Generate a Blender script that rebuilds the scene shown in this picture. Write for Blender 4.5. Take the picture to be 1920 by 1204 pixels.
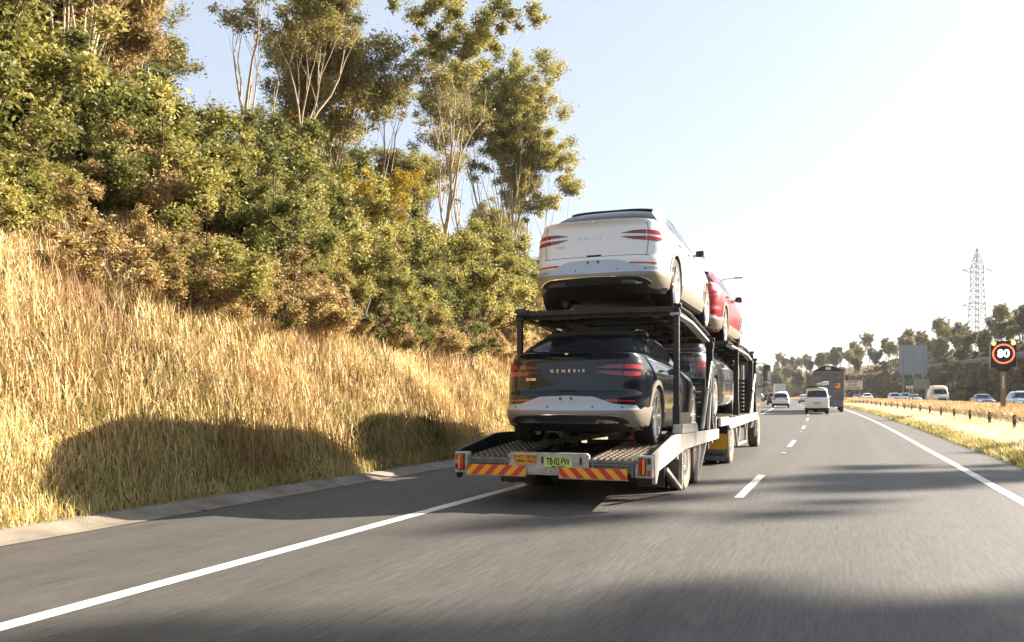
import bpy, bmesh, math, random
import numpy as np
from math import radians as R, sin, cos, tan, pi, sqrt, atan2
from mathutils import Vector, Matrix
random.seed(7); NP = np.random.default_rng(7)
for o in list(bpy.data.objects): bpy.data.objects.remove(o)
S = bpy.context.scene
COL = S.collection
# ------------------------------------------------ camera, sky, sun, exposure
TH = R(20.93)
cam = bpy.data.cameras.new('camera'); cam.lens = 30; cam.sensor_width = 36
cam.shift_y = 0.0766; cam.clip_start = 0.1; cam.clip_end = 9000
co = bpy.data.objects.new('camera', cam); COL.objects.link(co)
co.location = (0, 0, 1.3); co.rotation_euler = (R(90), 0, TH); S.camera = co
SUN_EL, SUN_AZ = 25.5, 45.0          # azimuth measured from +Y towards +X
W = bpy.data.worlds.new('World'); S.world = W; W.use_nodes = True
nt = W.node_tree
sky = nt.nodes.new('ShaderNodeTexSky'); sky.sky_type = 'NISHITA'; sky.sun_disc = False
sky.sun_elevation = R(SUN_EL); sky.sun_rotation = R(SUN_AZ)
sky.air_density = 1.0; sky.dust_density = 1.6; sky.ozone_density = 0.6
bg = nt.nodes['Background']; bg.inputs[1].default_value = 0.050
hs = nt.nodes.new('ShaderNodeHueSaturation'); hs.inputs['Saturation'].default_value = .75; nt.links.new(sky.outputs[0], hs.inputs['Color'])
pale = nt.nodes.new('ShaderNodeMix'); pale.data_type = 'RGBA'; pale.inputs[0].default_value = .62       # constant pale colour mixed in to even out the sky
nt.links.new(hs.outputs[0], pale.inputs[6]); pale.inputs[7].default_value = (2.95, 3.35, 3.95, 1); nt.links.new(pale.outputs[2], bg.inputs[0])
sl = bpy.data.lights.new('sun', 'SUN'); sl.energy = 5.0; sl.angle = R(0.53); sl.color = (1.0, 0.88, 0.72)
so = bpy.data.objects.new('sun', sl); COL.objects.link(so)
sd = Vector((sin(R(SUN_AZ))*cos(R(SUN_EL)), cos(R(SUN_AZ))*cos(R(SUN_EL)), sin(R(SUN_EL))))
so.rotation_euler = sd.to_track_quat('Z', 'Y').to_euler(); so.location = (40, 20, 30)
S.view_settings.view_transform = 'Standard'; S.view_settings.look = 'None'
S.view_settings.exposure = 2.32; S.view_settings.gamma = 1
# ------------------------------------------------ materials
MATS = {}
def mat(name, col, rough=0.5, metal=0.0, spec=0.5, coat=0.0, emit=None, es=0, noise=None, bump=None, trans=0.0, alpha=None):
    """noise=(scale, amount[, stretch vec]) varies the base colour, bump=(scale, strength)"""
    if name in MATS: return MATS[name]
    m = bpy.data.materials.new(name); m.use_nodes = True; n = m.node_tree; b = n.nodes['Principled BSDF']
    b.inputs['Base Color'].default_value = (*col, 1); b.inputs['Roughness'].default_value = rough
    b.inputs['Metallic'].default_value = metal; b.inputs['Specular IOR Level'].default_value = spec
    b.inputs['Coat Weight'].default_value = coat; b.inputs['Coat Roughness'].default_value = 0.03
    b.inputs['Transmission Weight'].default_value = trans
    if emit: b.inputs['Emission Color'].default_value = (*emit, 1); b.inputs['Emission Strength'].default_value = es
    if noise or bump: tc = n.nodes.new('ShaderNodeTexCoord')
    if noise:
        mp = n.nodes.new('ShaderNodeMapping'); n.links.new(tc.outputs['Object'], mp.inputs[0])
        if len(noise) > 2: mp.inputs['Scale'].default_value = noise[2]
        tx = n.nodes.new('ShaderNodeTexNoise'); tx.inputs['Scale'].default_value = noise[0]; tx.inputs['Detail'].default_value = 5
        n.links.new(mp.outputs[0], tx.inputs[0])
        mx = n.nodes.new('ShaderNodeMix'); mx.data_type = 'RGBA'; mx.blend_type = 'MULTIPLY'
        cr = n.nodes.new('ShaderNodeValToRGB'); k = noise[1]
        cr.color_ramp.elements[0].position = .3; cr.color_ramp.elements[1].position = .7
        cr.color_ramp.elements[0].color = (1-k, 1-k*1.05, 1-k*1.1, 1); cr.color_ramp.elements[1].color = (1, 1, 1, 1)
        n.links.new(tx.outputs[0], cr.inputs[0]); mx.inputs[0].default_value = 1
        mx.inputs[6].default_value = (*col, 1); n.links.new(cr.outputs[0], mx.inputs[7]); n.links.new(mx.outputs[2], b.inputs['Base Color'])
    if bump:
        t2 = n.nodes.new('ShaderNodeTexNoise'); t2.inputs['Scale'].default_value = bump[0]; t2.inputs['Detail'].default_value = 4
        n.links.new(tc.outputs['Object'], t2.inputs[0])
        bp = n.nodes.new('ShaderNodeBump'); bp.inputs['Strength'].default_value = bump[1]; bp.inputs['Distance'].default_value = .02
        n.links.new(t2.outputs[0], bp.inputs['Height']); n.links.new(bp.outputs[0], b.inputs['Normal'])
    MATS[name] = m; return m
def leafmat(name, dark, mid, light, transl=0.35, rough=0.55):
    if name in MATS: return MATS[name]
    dark, mid, light = [tuple(v*.85 for v in c) for c in (dark, mid, light)]
    m = bpy.data.materials.new(name); m.use_nodes = True; n = m.node_tree; b = n.nodes['Principled BSDF']
    at = n.nodes.new('ShaderNodeAttribute'); at.attribute_name = 'tint'
    cr = n.nodes.new('ShaderNodeValToRGB'); e = cr.color_ramp.elements
    e[0].color = (*dark, 1); e[1].color = (*light, 1); q = e.new(.5); q.color = (*mid, 1)
    n.links.new(at.outputs['Fac'], cr.inputs[0]); n.links.new(cr.outputs[0], b.inputs['Base Color'])
    b.inputs['Roughness'].default_value = rough; b.inputs['Specular IOR Level'].default_value = .35
    tr = n.nodes.new('ShaderNodeBsdfTranslucent'); n.links.new(cr.outputs[0], tr.inputs[0])
    mx = n.nodes.new('ShaderNodeMixShader'); mx.inputs[0].default_value = transl
    n.links.new(b.outputs[0], mx.inputs[1]); n.links.new(tr.outputs[0], mx.inputs[2])
    n.links.new(mx.outputs[0], n.nodes['Material Output'].inputs[0]); MATS[name] = m; return m
# ------------------------------------------------ object helpers
def tag(o, label=None, cat=None, group=None, kind=None):
    if label: o['label'] = label
    if cat: o['category'] = cat
    if group: o['group'] = group
    if kind: o['kind'] = kind
    return o
def empty(name, loc=(0, 0, 0), rz=0, label=None, cat=None, group=None):
    o = bpy.data.objects.new(name, None); COL.objects.link(o); o.location = loc; o.rotation_euler = (0, 0, rz)
    o.empty_display_size = .3
    return tag(o, label, cat, group)
def link(name, me, parent=None, mats=None):
    o = bpy.data.objects.new(name, me); COL.objects.link(o)
    if parent: o.parent = parent
    return o
def copy_tree(o, parent=None):
    c = o.copy(); COL.objects.link(c)
    if parent: c.parent = parent
    for ch in list(o.children): copy_tree(ch, c)
    return c
class MB:
    def __init__(s): s.v = []; s.f = []; s.mi = []; s.cur = 0
    def add(s, vs, fs, M=None):
        b = len(s.v)
        s.v += [tuple(M @ Vector(p)) if M else tuple(p) for p in vs]
        s.f += [tuple(i+b for i in f) for f in fs]; s.mi += [s.cur]*len(fs); return s
    def box(s, x0, x1, y0, y1, z0, z1, M=None):
        return s.add([(x0,y0,z0),(x1,y0,z0),(x1,y1,z0),(x0,y1,z0),(x0,y0,z1),(x1,y0,z1),(x1,y1,z1),(x0,y1,z1)],
          [(0,3,2,1),(4,5,6,7),(0,1,5,4),(1,2,6,5),(2,3,7,6),(3,0,4,7)], M)
    def frame(s, p0, p1):
        p0 = Vector(p0); p1 = Vector(p1); d = (p1-p0)
        q = d.normalized().to_track_quat('Z', 'Y' if abs(d.normalized().y) < .9 else 'X').to_matrix().to_4x4()
        return Matrix.Translation(p0) @ q, d.length
    def bar(s, p0, p1, w, h):
        M, L = s.frame(p0, p1); return s.box(-w/2, w/2, -h/2, h/2, 0, L, M)
    def tube(s, p0, p1, r, n=10, r1=None):
        M, L = s.frame(p0, p1); r1 = r if r1 is None else r1
        v = [(r*cos(2*pi*i/n), r*sin(2*pi*i/n), 0) for i in range(n)] + [(r1*cos(2*pi*i/n), r1*sin(2*pi*i/n), L) for i in range(n)]
        f = [(i, (i+1) % n, n+(i+1) % n, n+i) for i in range(n)] + [tuple(range(n-1, -1, -1)), tuple(range(n, 2*n))]
        return s.add(v, f, M)
    def path(s, pts, rads, n=6):
        rings = []; P = [Vector(p) for p in pts]; b = len(s.v); up = Vector((.37, .71, .6)).normalized()
        for i, p in enumerate(P):
            t = (P[min(i+1, len(P)-1)]-P[max(i-1, 0)]).normalized(); a = t.cross(up)
            if a.length < .05: a = t.cross(Vector((1, 0, 0)))
            a.normalize(); c = t.cross(a)
            s.v += [tuple(p+(a*cos(2*pi*k/n)+c*sin(2*pi*k/n))*rads[i]) for k in range(n)]
        for i in range(len(P)-1):
            for k in range(n):
                s.f.append((b+i*n+k, b+i*n+(k+1) % n, b+(i+1)*n+(k+1) % n, b+(i+1)*n+k)); s.mi.append(s.cur)
        s.f.append(tuple(b+(len(P)-1)*n+k for k in range(n))); s.mi.append(s.cur); return s
    def prism(s, poly, z0, z1, M=None):
        n = len(poly); v = [(x, y, z0) for x, y in poly]+[(x, y, z1) for x, y in poly]
        return s.add(v, [(i, (i+1) % n, n+(i+1) % n, n+i) for i in range(n)]+[tuple(range(n-1, -1, -1)), tuple(range(n, 2*n))], M)
    def lathe(s, prof, n=40, M=None):      # prof (r, z): closed loop revolved round z
        k = len(prof); v = [(r*cos(2*pi*i/n), r*sin(2*pi*i/n), z) for i in range(n) for r, z in prof]
        f = [(i*k+j, ((i+1) % n)*k+j, ((i+1) % n)*k+(j+1) % k, i*k+(j+1) % k) for i in range(n) for j in range(k)]
        return s.add(v, f, M)
    def build(s, name, m, parent=None, smooth=None, bevel=0):
        me = bpy.data.meshes.new(name); me.from_pydata(s.v, [], s.f)
        for x in (m if isinstance(m, (list, tuple)) else [m]): me.materials.append(x)
        if max(s.mi, default=0) > 0: me.polygons.foreach_set('material_index', s.mi)
        bm = bmesh.new(); bm.from_mesh(me); bmesh.ops.recalc_face_normals(bm, faces=bm.faces); bm.to_mesh(me); bm.free()
        if smooth is not None:
            me.polygons.foreach_set('use_smooth', [True]*len(me.polygons)); me.set_sharp_from_angle(angle=R(smooth))
        me.update(); o = link(name, me, parent)
        if bevel:
            b = o.modifiers.new('bevel', 'BEVEL'); b.width = bevel; b.segments = 2; b.limit_method = 'ANGLE'
        return o
def RX(a): return Matrix.Rotation(R(a), 4, 'X')
def RY(a): return Matrix.Rotation(R(a), 4, 'Y')
def RZ(a): return Matrix.Rotation(R(a), 4, 'Z')
def T(x, y, z): return Matrix.Translation((x, y, z))
def text_mesh(txt, h, bold=0.0, spacing=1.0, ext=.0015, align='CENTER', xs=1.0):
    c = bpy.data.curves.new('lettering', 'FONT'); c.body = txt; c.size = h/0.69; c.extrude = ext; c.offset = bold
    c.align_x = align; c.align_y = 'CENTER'; c.space_character = spacing; c.space_line = .85; c.resolution_u = 3
    o = bpy.data.objects.new('lettering', c); COL.objects.link(o)
    me = bpy.data.meshes.new_from_object(o.evaluated_get(bpy.context.evaluated_depsgraph_get()))
    bpy.data.objects.remove(o); bpy.data.curves.remove(c)
    if xs != 1:
        for v in me.vertices: v.co.x *= xs
    return me
def text(txt, h, m, parent, loc, rz=0, name='lettering', **k):
    """upright text facing -Y when rz=0"""
    me = text_mesh(txt, h, **k); me.materials.clear(); me.materials.append(m)
    me.transform(T(*loc) @ RZ(rz) @ RX(90)); return link(name, me, parent)
def npmesh(name, V, F, m, tint=None, parent=None, smooth=False):
    """V (n,3), F (k,3|4) arrays, per-face tint"""
    me = bpy.data.meshes.new(name); n = len(F); k = F.shape[1]
    me.vertices.add(len(V)); me.vertices.foreach_set('co', V.astype(np.float32).ravel())
    me.loops.add(n*k); me.loops.foreach_set('vertex_index', F.astype(np.int32).ravel())
    me.polygons.add(n); me.polygons.foreach_set('loop_start', np.arange(0, n*k, k, dtype=np.int32))
    if smooth: me.polygons.foreach_set('use_smooth', np.ones(n, bool))
    if tint is not None:
        a = me.attributes.new('tint', 'FLOAT', 'FACE'); a.data.foreach_set('value', tint.astype(np.float32))
    me.materials.append(m); me.update(calc_edges=True); return link(name, me, parent)
# ------------------------------------------------ lie of the land
def cx(y):                              # sideways drift of the road (long left-hand bend)
    y = np.asarray(y, float); q = np.clip(y-15, 0, 600); return -.00032*q*q-.00032*1200*np.clip(y-615, 0, None)
def ez(y): return .0055*np.clip(np.asarray(y, float)-25, 0, 600)
LX = [-2500, -400, -120, -60, -34, -26, -20, -15, -10.5, -8.6, -7.45, -7.0, 3.3, 3.7, 6, 10, 13.2, 13.9, 29, 30.5, 43.2, 44.6, 58, 90, 160, 500, 2500]
LZ = [16, 16, 15, 13, 11, 9.4, 7.4, 4.9, 2.3, 1.05, .07, -.06, -.06, .03, .0, .02, .03, -.06, -.06, .5, 8.2, 8.5, 12.6, 17.0, 20, 21, 21]
def wob(x, y): return (np.sin(x*.7+y*.31)*.5+np.sin(x*.23-y*.53+1.3)*.5+np.sin(y*.17+x*.11)*.8+np.sin(y*1.1+x*.9)*.22)
def gz(xp, y):
    xp = np.asarray(xp, float); y = np.asarray(y, float)
    z = np.interp(xp, LX, LZ)
    a = np.clip((-xp-8.2)/6, 0, 1)*.38+np.clip((xp-30)/8, 0, 1)*.35
    return z+ez(y)+a*wob(xp, y)
def W3(xp, y, dz=0): return (float(xp+cx(y)), float(y), float(gz(xp, y))+dz)
def sheet(name, xs, ys, zf, m, kind='structure'):
    X, Y = np.meshgrid(xs, ys); Z = zf(X, Y); V = np.stack([X+cx(Y), Y, Z], -1).reshape(-1, 3)
    nx, ny = len(xs), len(ys); i = np.arange((ny-1)*(nx-1)); r = i//(nx-1); c = i % (nx-1); a = r*nx+c
    o = npmesh(name, V, np.stack([a, a+1, a+nx+1, a+nx], -1), m, smooth=True); tag(o, kind=kind); return o
def lin(a, b, st): return list(np.arange(a, b, st))
YS = lin(-60, 130, 1.0)+lin(130, 320, 4)+lin(320, 700, 15)+[760, 900, 1300, 2000, 3500]
XS = [-2500, -900, -400, -200, -120, -80]+lin(-60, -34, 3)+lin(-34, -8.6, .7)+[-8.6, -8, -7.45, -7.0, -3, 3.3, 3.5, 3.7, 4.4, 6, 8, 10, 12, 13.2, 13.9, 20, 29]+lin(29.7, 45, 1.2)+[50, 58, 72, 90, 120, 160, 300, 500, 1100, 2500]
# ------------------------------------------------ ground, road, markings
def groundmat():
    m = bpy.data.materials.new('dry_ground'); m.use_nodes = True; n = m.node_tree; b = n.nodes['Principled BSDF']; L = n.links.new
    tc = n.nodes.new('ShaderNodeTexCoord'); b.inputs['Roughness'].default_value = 1; b.inputs['Specular IOR Level'].default_value = .1
    def nz(sc, det=6):
        t = n.nodes.new('ShaderNodeTexNoise'); t.inputs['Scale'].default_value = sc; t.inputs['Detail'].default_value = det; L(tc.outputs['Object'], t.inputs[0]); return t
    a = nz(.35); c = n.nodes.new('ShaderNodeValToRGB'); L(a.outputs[0], c.inputs[0]); e = c.color_ramp.elements
    e[0].position = .35; e[0].color = (.12, .09, .04, 1); e[1].position = .65; e[1].color = (.30, .22, .10, 1)
    f = nz(9); d = n.nodes.new('ShaderNodeValToRGB'); L(f.outputs[0], d.inputs[0]); e = d.color_ramp.elements
    e[0].position = .35; e[0].color = (.45, .45, .42, 1); e[1].position = .65; e[1].color = (1, 1, 1, 1)
    x = n.nodes.new('ShaderNodeMix'); x.data_type = 'RGBA'; x.blend_type = 'MULTIPLY'; x.inputs[0].default_value = 1
    L(c.outputs[0], x.inputs[6]); L(d.outputs[0], x.inputs[7]); L(x.outputs[2], b.inputs['Base Color'])
    bp = n.nodes.new('ShaderNodeBump'); bp.inputs['Strength'].default_value = 1; bp.inputs['Distance'].default_value = .15
    L(f.outputs[0], bp.inputs['Height']); L(bp.outputs[0], b.inputs['Normal']); return m
sheet('ground', XS, YS, gz, groundmat())
def asphalt():
    m = bpy.data.materials.new('asphalt'); m.use_nodes = True; n = m.node_tree; b = n.nodes['Principled BSDF']; L = n.links.new
    tc = n.nodes.new('ShaderNodeTexCoord')
    def nz(sc, stretch, det=5, rough=.6):
        mp = n.nodes.new('ShaderNodeMapping'); mp.inputs['Scale'].default_value = stretch; L(tc.outputs['Object'], mp.inputs[0])
        t = n.nodes.new('ShaderNodeTexNoise'); t.inputs['Scale'].default_value = sc; t.inputs['Detail'].default_value = det
        t.inputs['Roughness'].default_value = rough; L(mp.outputs[0], t.inputs[0]); return t
    def ramp(t, p0, c0, p1, c1):
        c = n.nodes.new('ShaderNodeValToRGB'); e = c.color_ramp.elements; e[0].position = p0; e[1].position = p1
        e[0].color = (c0, c0, c0, 1) if not isinstance(c0, tuple) else (*c0, 1); e[1].color = (c1, c1, c1, 1) if not isinstance(c1, tuple) else (*c1, 1)
        L(t.outputs[0], c.inputs[0]); return c
    def mul(a, c):
        x = n.nodes.new('ShaderNodeMix'); x.data_type = 'RGBA'; x.blend_type = 'MULTIPLY'; x.inputs[0].default_value = 1
        L(a.outputs[2] if a.bl_idname == 'ShaderNodeMix' else a.outputs[0], x.inputs[6]); L(c.outputs[0], x.inputs[7]); return x
    base = ramp(nz(.6, (1, .12, 1), 3), .3, (.053, .050, .046), .7, (.069, .065, .060))
    wear = ramp(nz(1.5, (1, .006, 1), 4), .32, .74, .68, 1.14)           # wheel tracks, drips
    fine = ramp(nz(38, (1, .055, 1), 3, .8), .28, .50, .72, 1.42)     # drag marks of the paver and tyres
    grit = ramp(nz(120, (1, 1, 1), 2, .9), .32, .72, .68, 1.3)
    c = mul(mul(mul(base, wear), fine), grit); L(c.outputs[2], b.inputs['Base Color'])
    b.inputs['Roughness'].default_value = .68; b.inputs['Specular IOR Level'].default_value = .45
    bp = n.nodes.new('ShaderNodeBump'); bp.inputs['Strength'].default_value = .5; bp.inputs['Distance'].default_value = .006
    L(grit.outputs[0], bp.inputs['Height']); L(bp.outputs[0], b.inputs['Normal']); return m
ASPH = asphalt()
RY_ = lin(-60, 320, 2)+lin(320, 900, 10)+[1300]
flat = lambda dz: (lambda X, Y: ez(Y)+dz)
sheet('road', [-6.93, -4, 0, 3.4], RY_, flat(0), ASPH)
sheet('opposite_road', [13.8, 20, 29.1], RY_, flat(0), ASPH)
PAINT = mat('road_paint', (.66, .64, .60), .55, noise=(9, .38), bump=(90, .2))
def strip(mb, x0, x1, y0, y1, dz=.004, st=2.0):
    ys = [y0]; 
    while ys[-1] < y1-1e-6: ys.append(min(y1, ys[-1]+(st if ys[-1] < 320 else 10)))
    for a, c in zip(ys, ys[1:]):
        mb.add([(x0+cx(a), a, ez(a)+dz), (x1+cx(a), a, ez(a)+dz), (x1+cx(c), c, ez(c)+dz), (x0+cx(c), c, ez(c)+dz)], [(0, 1, 2, 3)])
m_ = MB(); strip(m_, -4.54, -4.38, -60, 700); tag(m_.build('left_edge_line', PAINT), kind='structure')
m_ = MB(); strip(m_, 2.10, 2.25, -60, 700); tag(m_.build('right_edge_line', PAINT), kind='structure')
m_ = MB()
for k in range(-4, 50):
    y0 = 11.6+13.0*k-(0 if k < 1 else 0); strip(m_, -1.29, -1.17, y0, y0+3.6)
tag(m_.build('lane_dashes', PAINT), kind='structure')
m_ = MB()
for x in (14.9, 27.9): strip(m_, x, x+.14, 0, 600)
for x in (18.2, 21.5, 24.7):
    for k in range(40): strip(m_, x, x+.12, 5+12*k, 8+12*k)
tag(m_.build('opposite_lane_lines', PAINT), kind='structure')
# concrete kerb and gutter along the left
CONC = mat('concrete', (.24, .205, .16), .9, noise=(2.2, .55), bump=(60, .5))
m_ = MB(); prof = [(-6.90, .006), (-7.05, .0125), (-7.2, .05), (-7.3, .075), (-7.5, .085), (-7.54, -.05)]
ys = lin(-60, 400, 2)
for a, c in zip(ys, ys[1:]):
    for p, q in zip(prof, prof[1:]):
        m_.add([(p[0]+cx(a), a, p[1]+ez(a)), (p[0]+cx(c), c, p[1]+ez(c)), (q[0]+cx(c), c, q[1]+ez(c)), (q[0]+cx(a), a, q[1]+ez(a))], [(0, 1, 2, 3)])
tag(m_.build('kerb', CONC), kind='structure')
m_ = MB()
for k in range(150):     # joints in the kerb, cut as thin dark strips
    y = -55+k*3; m_.box(-7.45+float(cx(y)), -6.86+float(cx(y)), y, y+.012, -.02+float(ez(y)), .0135+float(ez(y)))
tag(m_.build('kerb_joints', mat('joint', (.06, .05, .04), .9)), kind='structure')
# reflective studs
STUD = mat('stud_white', (.8, .8, .76), .3)
st0 = None
for k, (x, y) in enumerate([(-1.23, 21.6), (-1.23, 34.6), (-1.23, 47.6), (-1.23, 60.6)]):
    if st0 is None:
        m_ = MB(); m_.box(-.05, .05, -.05, .05, .003, .012).add([(-.05,-.05,.012),(.05,-.05,.012),(.05,.05,.012),(-.05,.05,.012),(-.03,-.02,.024),(.03,-.02,.024),(.03,.02,.024),(-.03,.02,.024)], [(0,1,5,4),(1,2,6,5),(2,3,7,6),(3,0,4,7),(4,5,6,7)])
        o = m_.build('road_stud', STUD); st0 = o
    else: o = st0.copy(); COL.objects.link(o)
    o.location = (x+float(cx(y)), y, float(ez(y)))
    tag(o, 'small white raised road stud between the lane dashes', 'road stud', 'white studs between the lane dashes')
# ------------------------------------------------ grass (stuff)
GRASS = leafmat('dry_grass', (.20, .14, .05), (.56, .40, .17), (.88, .69, .37), .22)
GRASSG = leafmat('green_tips_grass', (.13, .12, .025), (.36, .31, .09), (.66, .54, .24), .35)
MED = leafmat('median_grass', (.24, .15, .065), (.50, .35, .17), (.72, .54, .31), .3)
PALE = leafmat('bleached_grass', (.40, .35, .16), (.78, .68, .42), (.95, .87, .64), .4)
def blades(name, xp, y, h, w, m, lean=.45, base=None, seed=1):
    g = np.random.default_rng(seed); n = len(xp); X = xp+cx(y); Z = gz(xp, y)-.02
    an = g.uniform(0, 2*pi, n); dx = np.cos(an)*w/2; dy = np.sin(an)*w/2
    la = g.uniform(0, 2*pi, n); ll = h*np.abs(g.normal(0, lean, n)); lx = np.cos(la)*ll-.12*h; ly = np.sin(la)*ll
    B = np.stack([X, y, Z], -1); D = np.stack([dx, dy, 0*dx], -1)
    Mi = B+np.stack([lx*.35, ly*.35, h*.6], -1); Tp = B+np.stack([lx, ly, h*np.clip(1-.25*(ll/h)**2, .4, 1)], -1)
    V = np.stack([B-D, B+D, Mi+D*.8, Mi-D*.8, Tp+D*.15, Tp-D*.15], 1).reshape(-1, 3)
    i = np.arange(n)*6; F = np.concatenate([np.stack([i, i+1, i+2, i+3], -1), np.stack([i+3, i+2, i+4, i+5], -1)])
    patch = .5+.32*np.sin(X*.9+y*.37)*np.sin(y*.71-X*.3+1)+.15*np.sin(y*2.3+X*1.7)
    t = np.clip(patch*.75+g.uniform(-.12, .45, n), 0, 1); o = npmesh(name, V, F, m, np.concatenate([t, t]))
    return tag(o, kind='stuff')
def scat(n, x0, x1, y0, y1, seed, near=6., pw=1.0, xpow=1.0):
    g = np.random.default_rng(seed); u = g.random(n)
    y = y0+(y1-y0)*u**(1+pw); x = x0+(x1-x0)*g.random(n)**xpow; return x, y, g
# dry grass of the left bank
x, y, g = scat(380000, -7.45, -25, 2, 75, 11, pw=.7, xpow=1.25)
d = np.maximum(6, -x*.357+y*.934)
cl = .5+.5*np.sin(x*1.3+y*.9)*np.sin(y*1.7-x*.6)
gap = np.sin(x*2.7+y*1.1+.5)*np.sin(y*2.3-x*1.4)+.5*np.sin(x*6.1-y*4.7)*np.sin(y*5.3); kp = (gap < .62) | (g.random(len(x)) < .25); x, y, d, cl = x[kp], y[kp], d[kp], cl[kp]
h = g.uniform(.14, .48, len(x))*(.55+.95*cl)*np.clip((-x-7.3)/1.2, .35, 1); w = .0011*d+.004
blades('dry_bank_grass', x, y, h, w, GRASS, seed=3)
x, y, g = scat(34000, -7.33, -8.8, 1, 60, 12, pw=.6, xpow=1.2); d = np.maximum(6, -x*.357+y*.934)
blades('verge_grass', x, y, g.uniform(.08, .26, len(x)), .001*d+.004, GRASSG, seed=4)
x, y, g = scat(60000, -7.6, -19, 2, 60, 41, pw=.7, xpow=1.1); d = np.maximum(6, -x*.357+y*.934)
kp = (np.sin(x*1.9+y*.6)*np.sin(y*1.3-x*.8)+.35*np.sin(x*5+y*3)) > .35; x, y, d = x[kp], y[kp], d[kp]
blades('weed_patches', x, y, g.uniform(.10, .55, len(x)), .0013*d+.006, leafmat('weed_green', (.05, .06, .015), (.16, .15, .045), (.38, .28, .10), .3), lean=.7, seed=42)
x, y, g = scat(50000, -7.6, -17, 2, 50, 43, pw=.7, xpow=1.1); d = np.maximum(6, -x*.357+y*.934)
kp = (np.sin(x*1.1-y*.9)*np.sin(y*1.9+x*.7)+.3*np.sin(x*4-y*3)) > .3; x, y, d = x[kp], y[kp], d[kp]
blades('rusty_stalks', x, y, g.uniform(.3, .85, len(x)), .0009*d+.003, leafmat('rusty_grass', (.14, .07, .025), (.34, .19, .07), (.60, .42, .20), .3), lean=.35, seed=44)
x, y, g = scat(60000, -12, -40, 70, 260, 13, pw=.6); d = np.maximum(6, -x*.357+y*.934)
blades('far_bank_grass', x, y, g.uniform(.4, 1.1, len(x)), .0011*d+.01, GRASS, seed=5)
# median
x, y, g = scat(100000, 3.35, 7.7, 11, 130, 14, pw=1.2, xpow=1.0); d = np.maximum(6, -x*.357+y*.934)
edge = np.clip((x-3.3)/.9, .25, 1)
blades('pale_median_grass', x, y, g.uniform(.12, .34, len(x))*edge, .0009*d+.004, PALE, seed=6)
x, y, g = scat(34000, 3.28, 4.3, 11, 130, 15, pw=1.2, xpow=1.3); d = np.maximum(6, -x*.357+y*.934)
blades('green_edge_grass', x, y, g.uniform(.08, .24, len(x)), .0009*d+.004, GRASSG, seed=7)
x, y, g = scat(120000, 7.6, 13.8, 20, 260, 16, pw=1.2); d = np.maximum(6, -x*.357+y*.934)
blades('tall_median_grass', x, y, g.uniform(.35, .85, len(x)), .0009*d+.005, MED, lean=.3, seed=8)
x, y, g = scat(60000, 3.4, 13.8, 130, 420, 17, pw=.8); d = np.maximum(6, -x*.357+y*.934)
blades('far_median_grass', x, y, g.uniform(.25, .65, len(x)), .0009*d+.01, MED, seed=9)
# scrubby bank under the grey wall
SCRUB = leafmat('dry_scrub', (.06, .045, .02), (.17, .125, .06), (.30, .22, .11), .25)
x, y, g = scat(110000, 29.6, 43.2, 60, 420, 18, pw=.9); d = np.maximum(6, -x*.357+y*.934)
cl = np.clip(.5+.6*np.sin(x*.9+y*.21)*np.sin(y*.37-x*.5), .15, 1)
blades('bank_scrub', x, y, g.uniform(.4, 1.5, len(x))*cl, .0016*d, SCRUB, lean=.6, seed=10)
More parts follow.
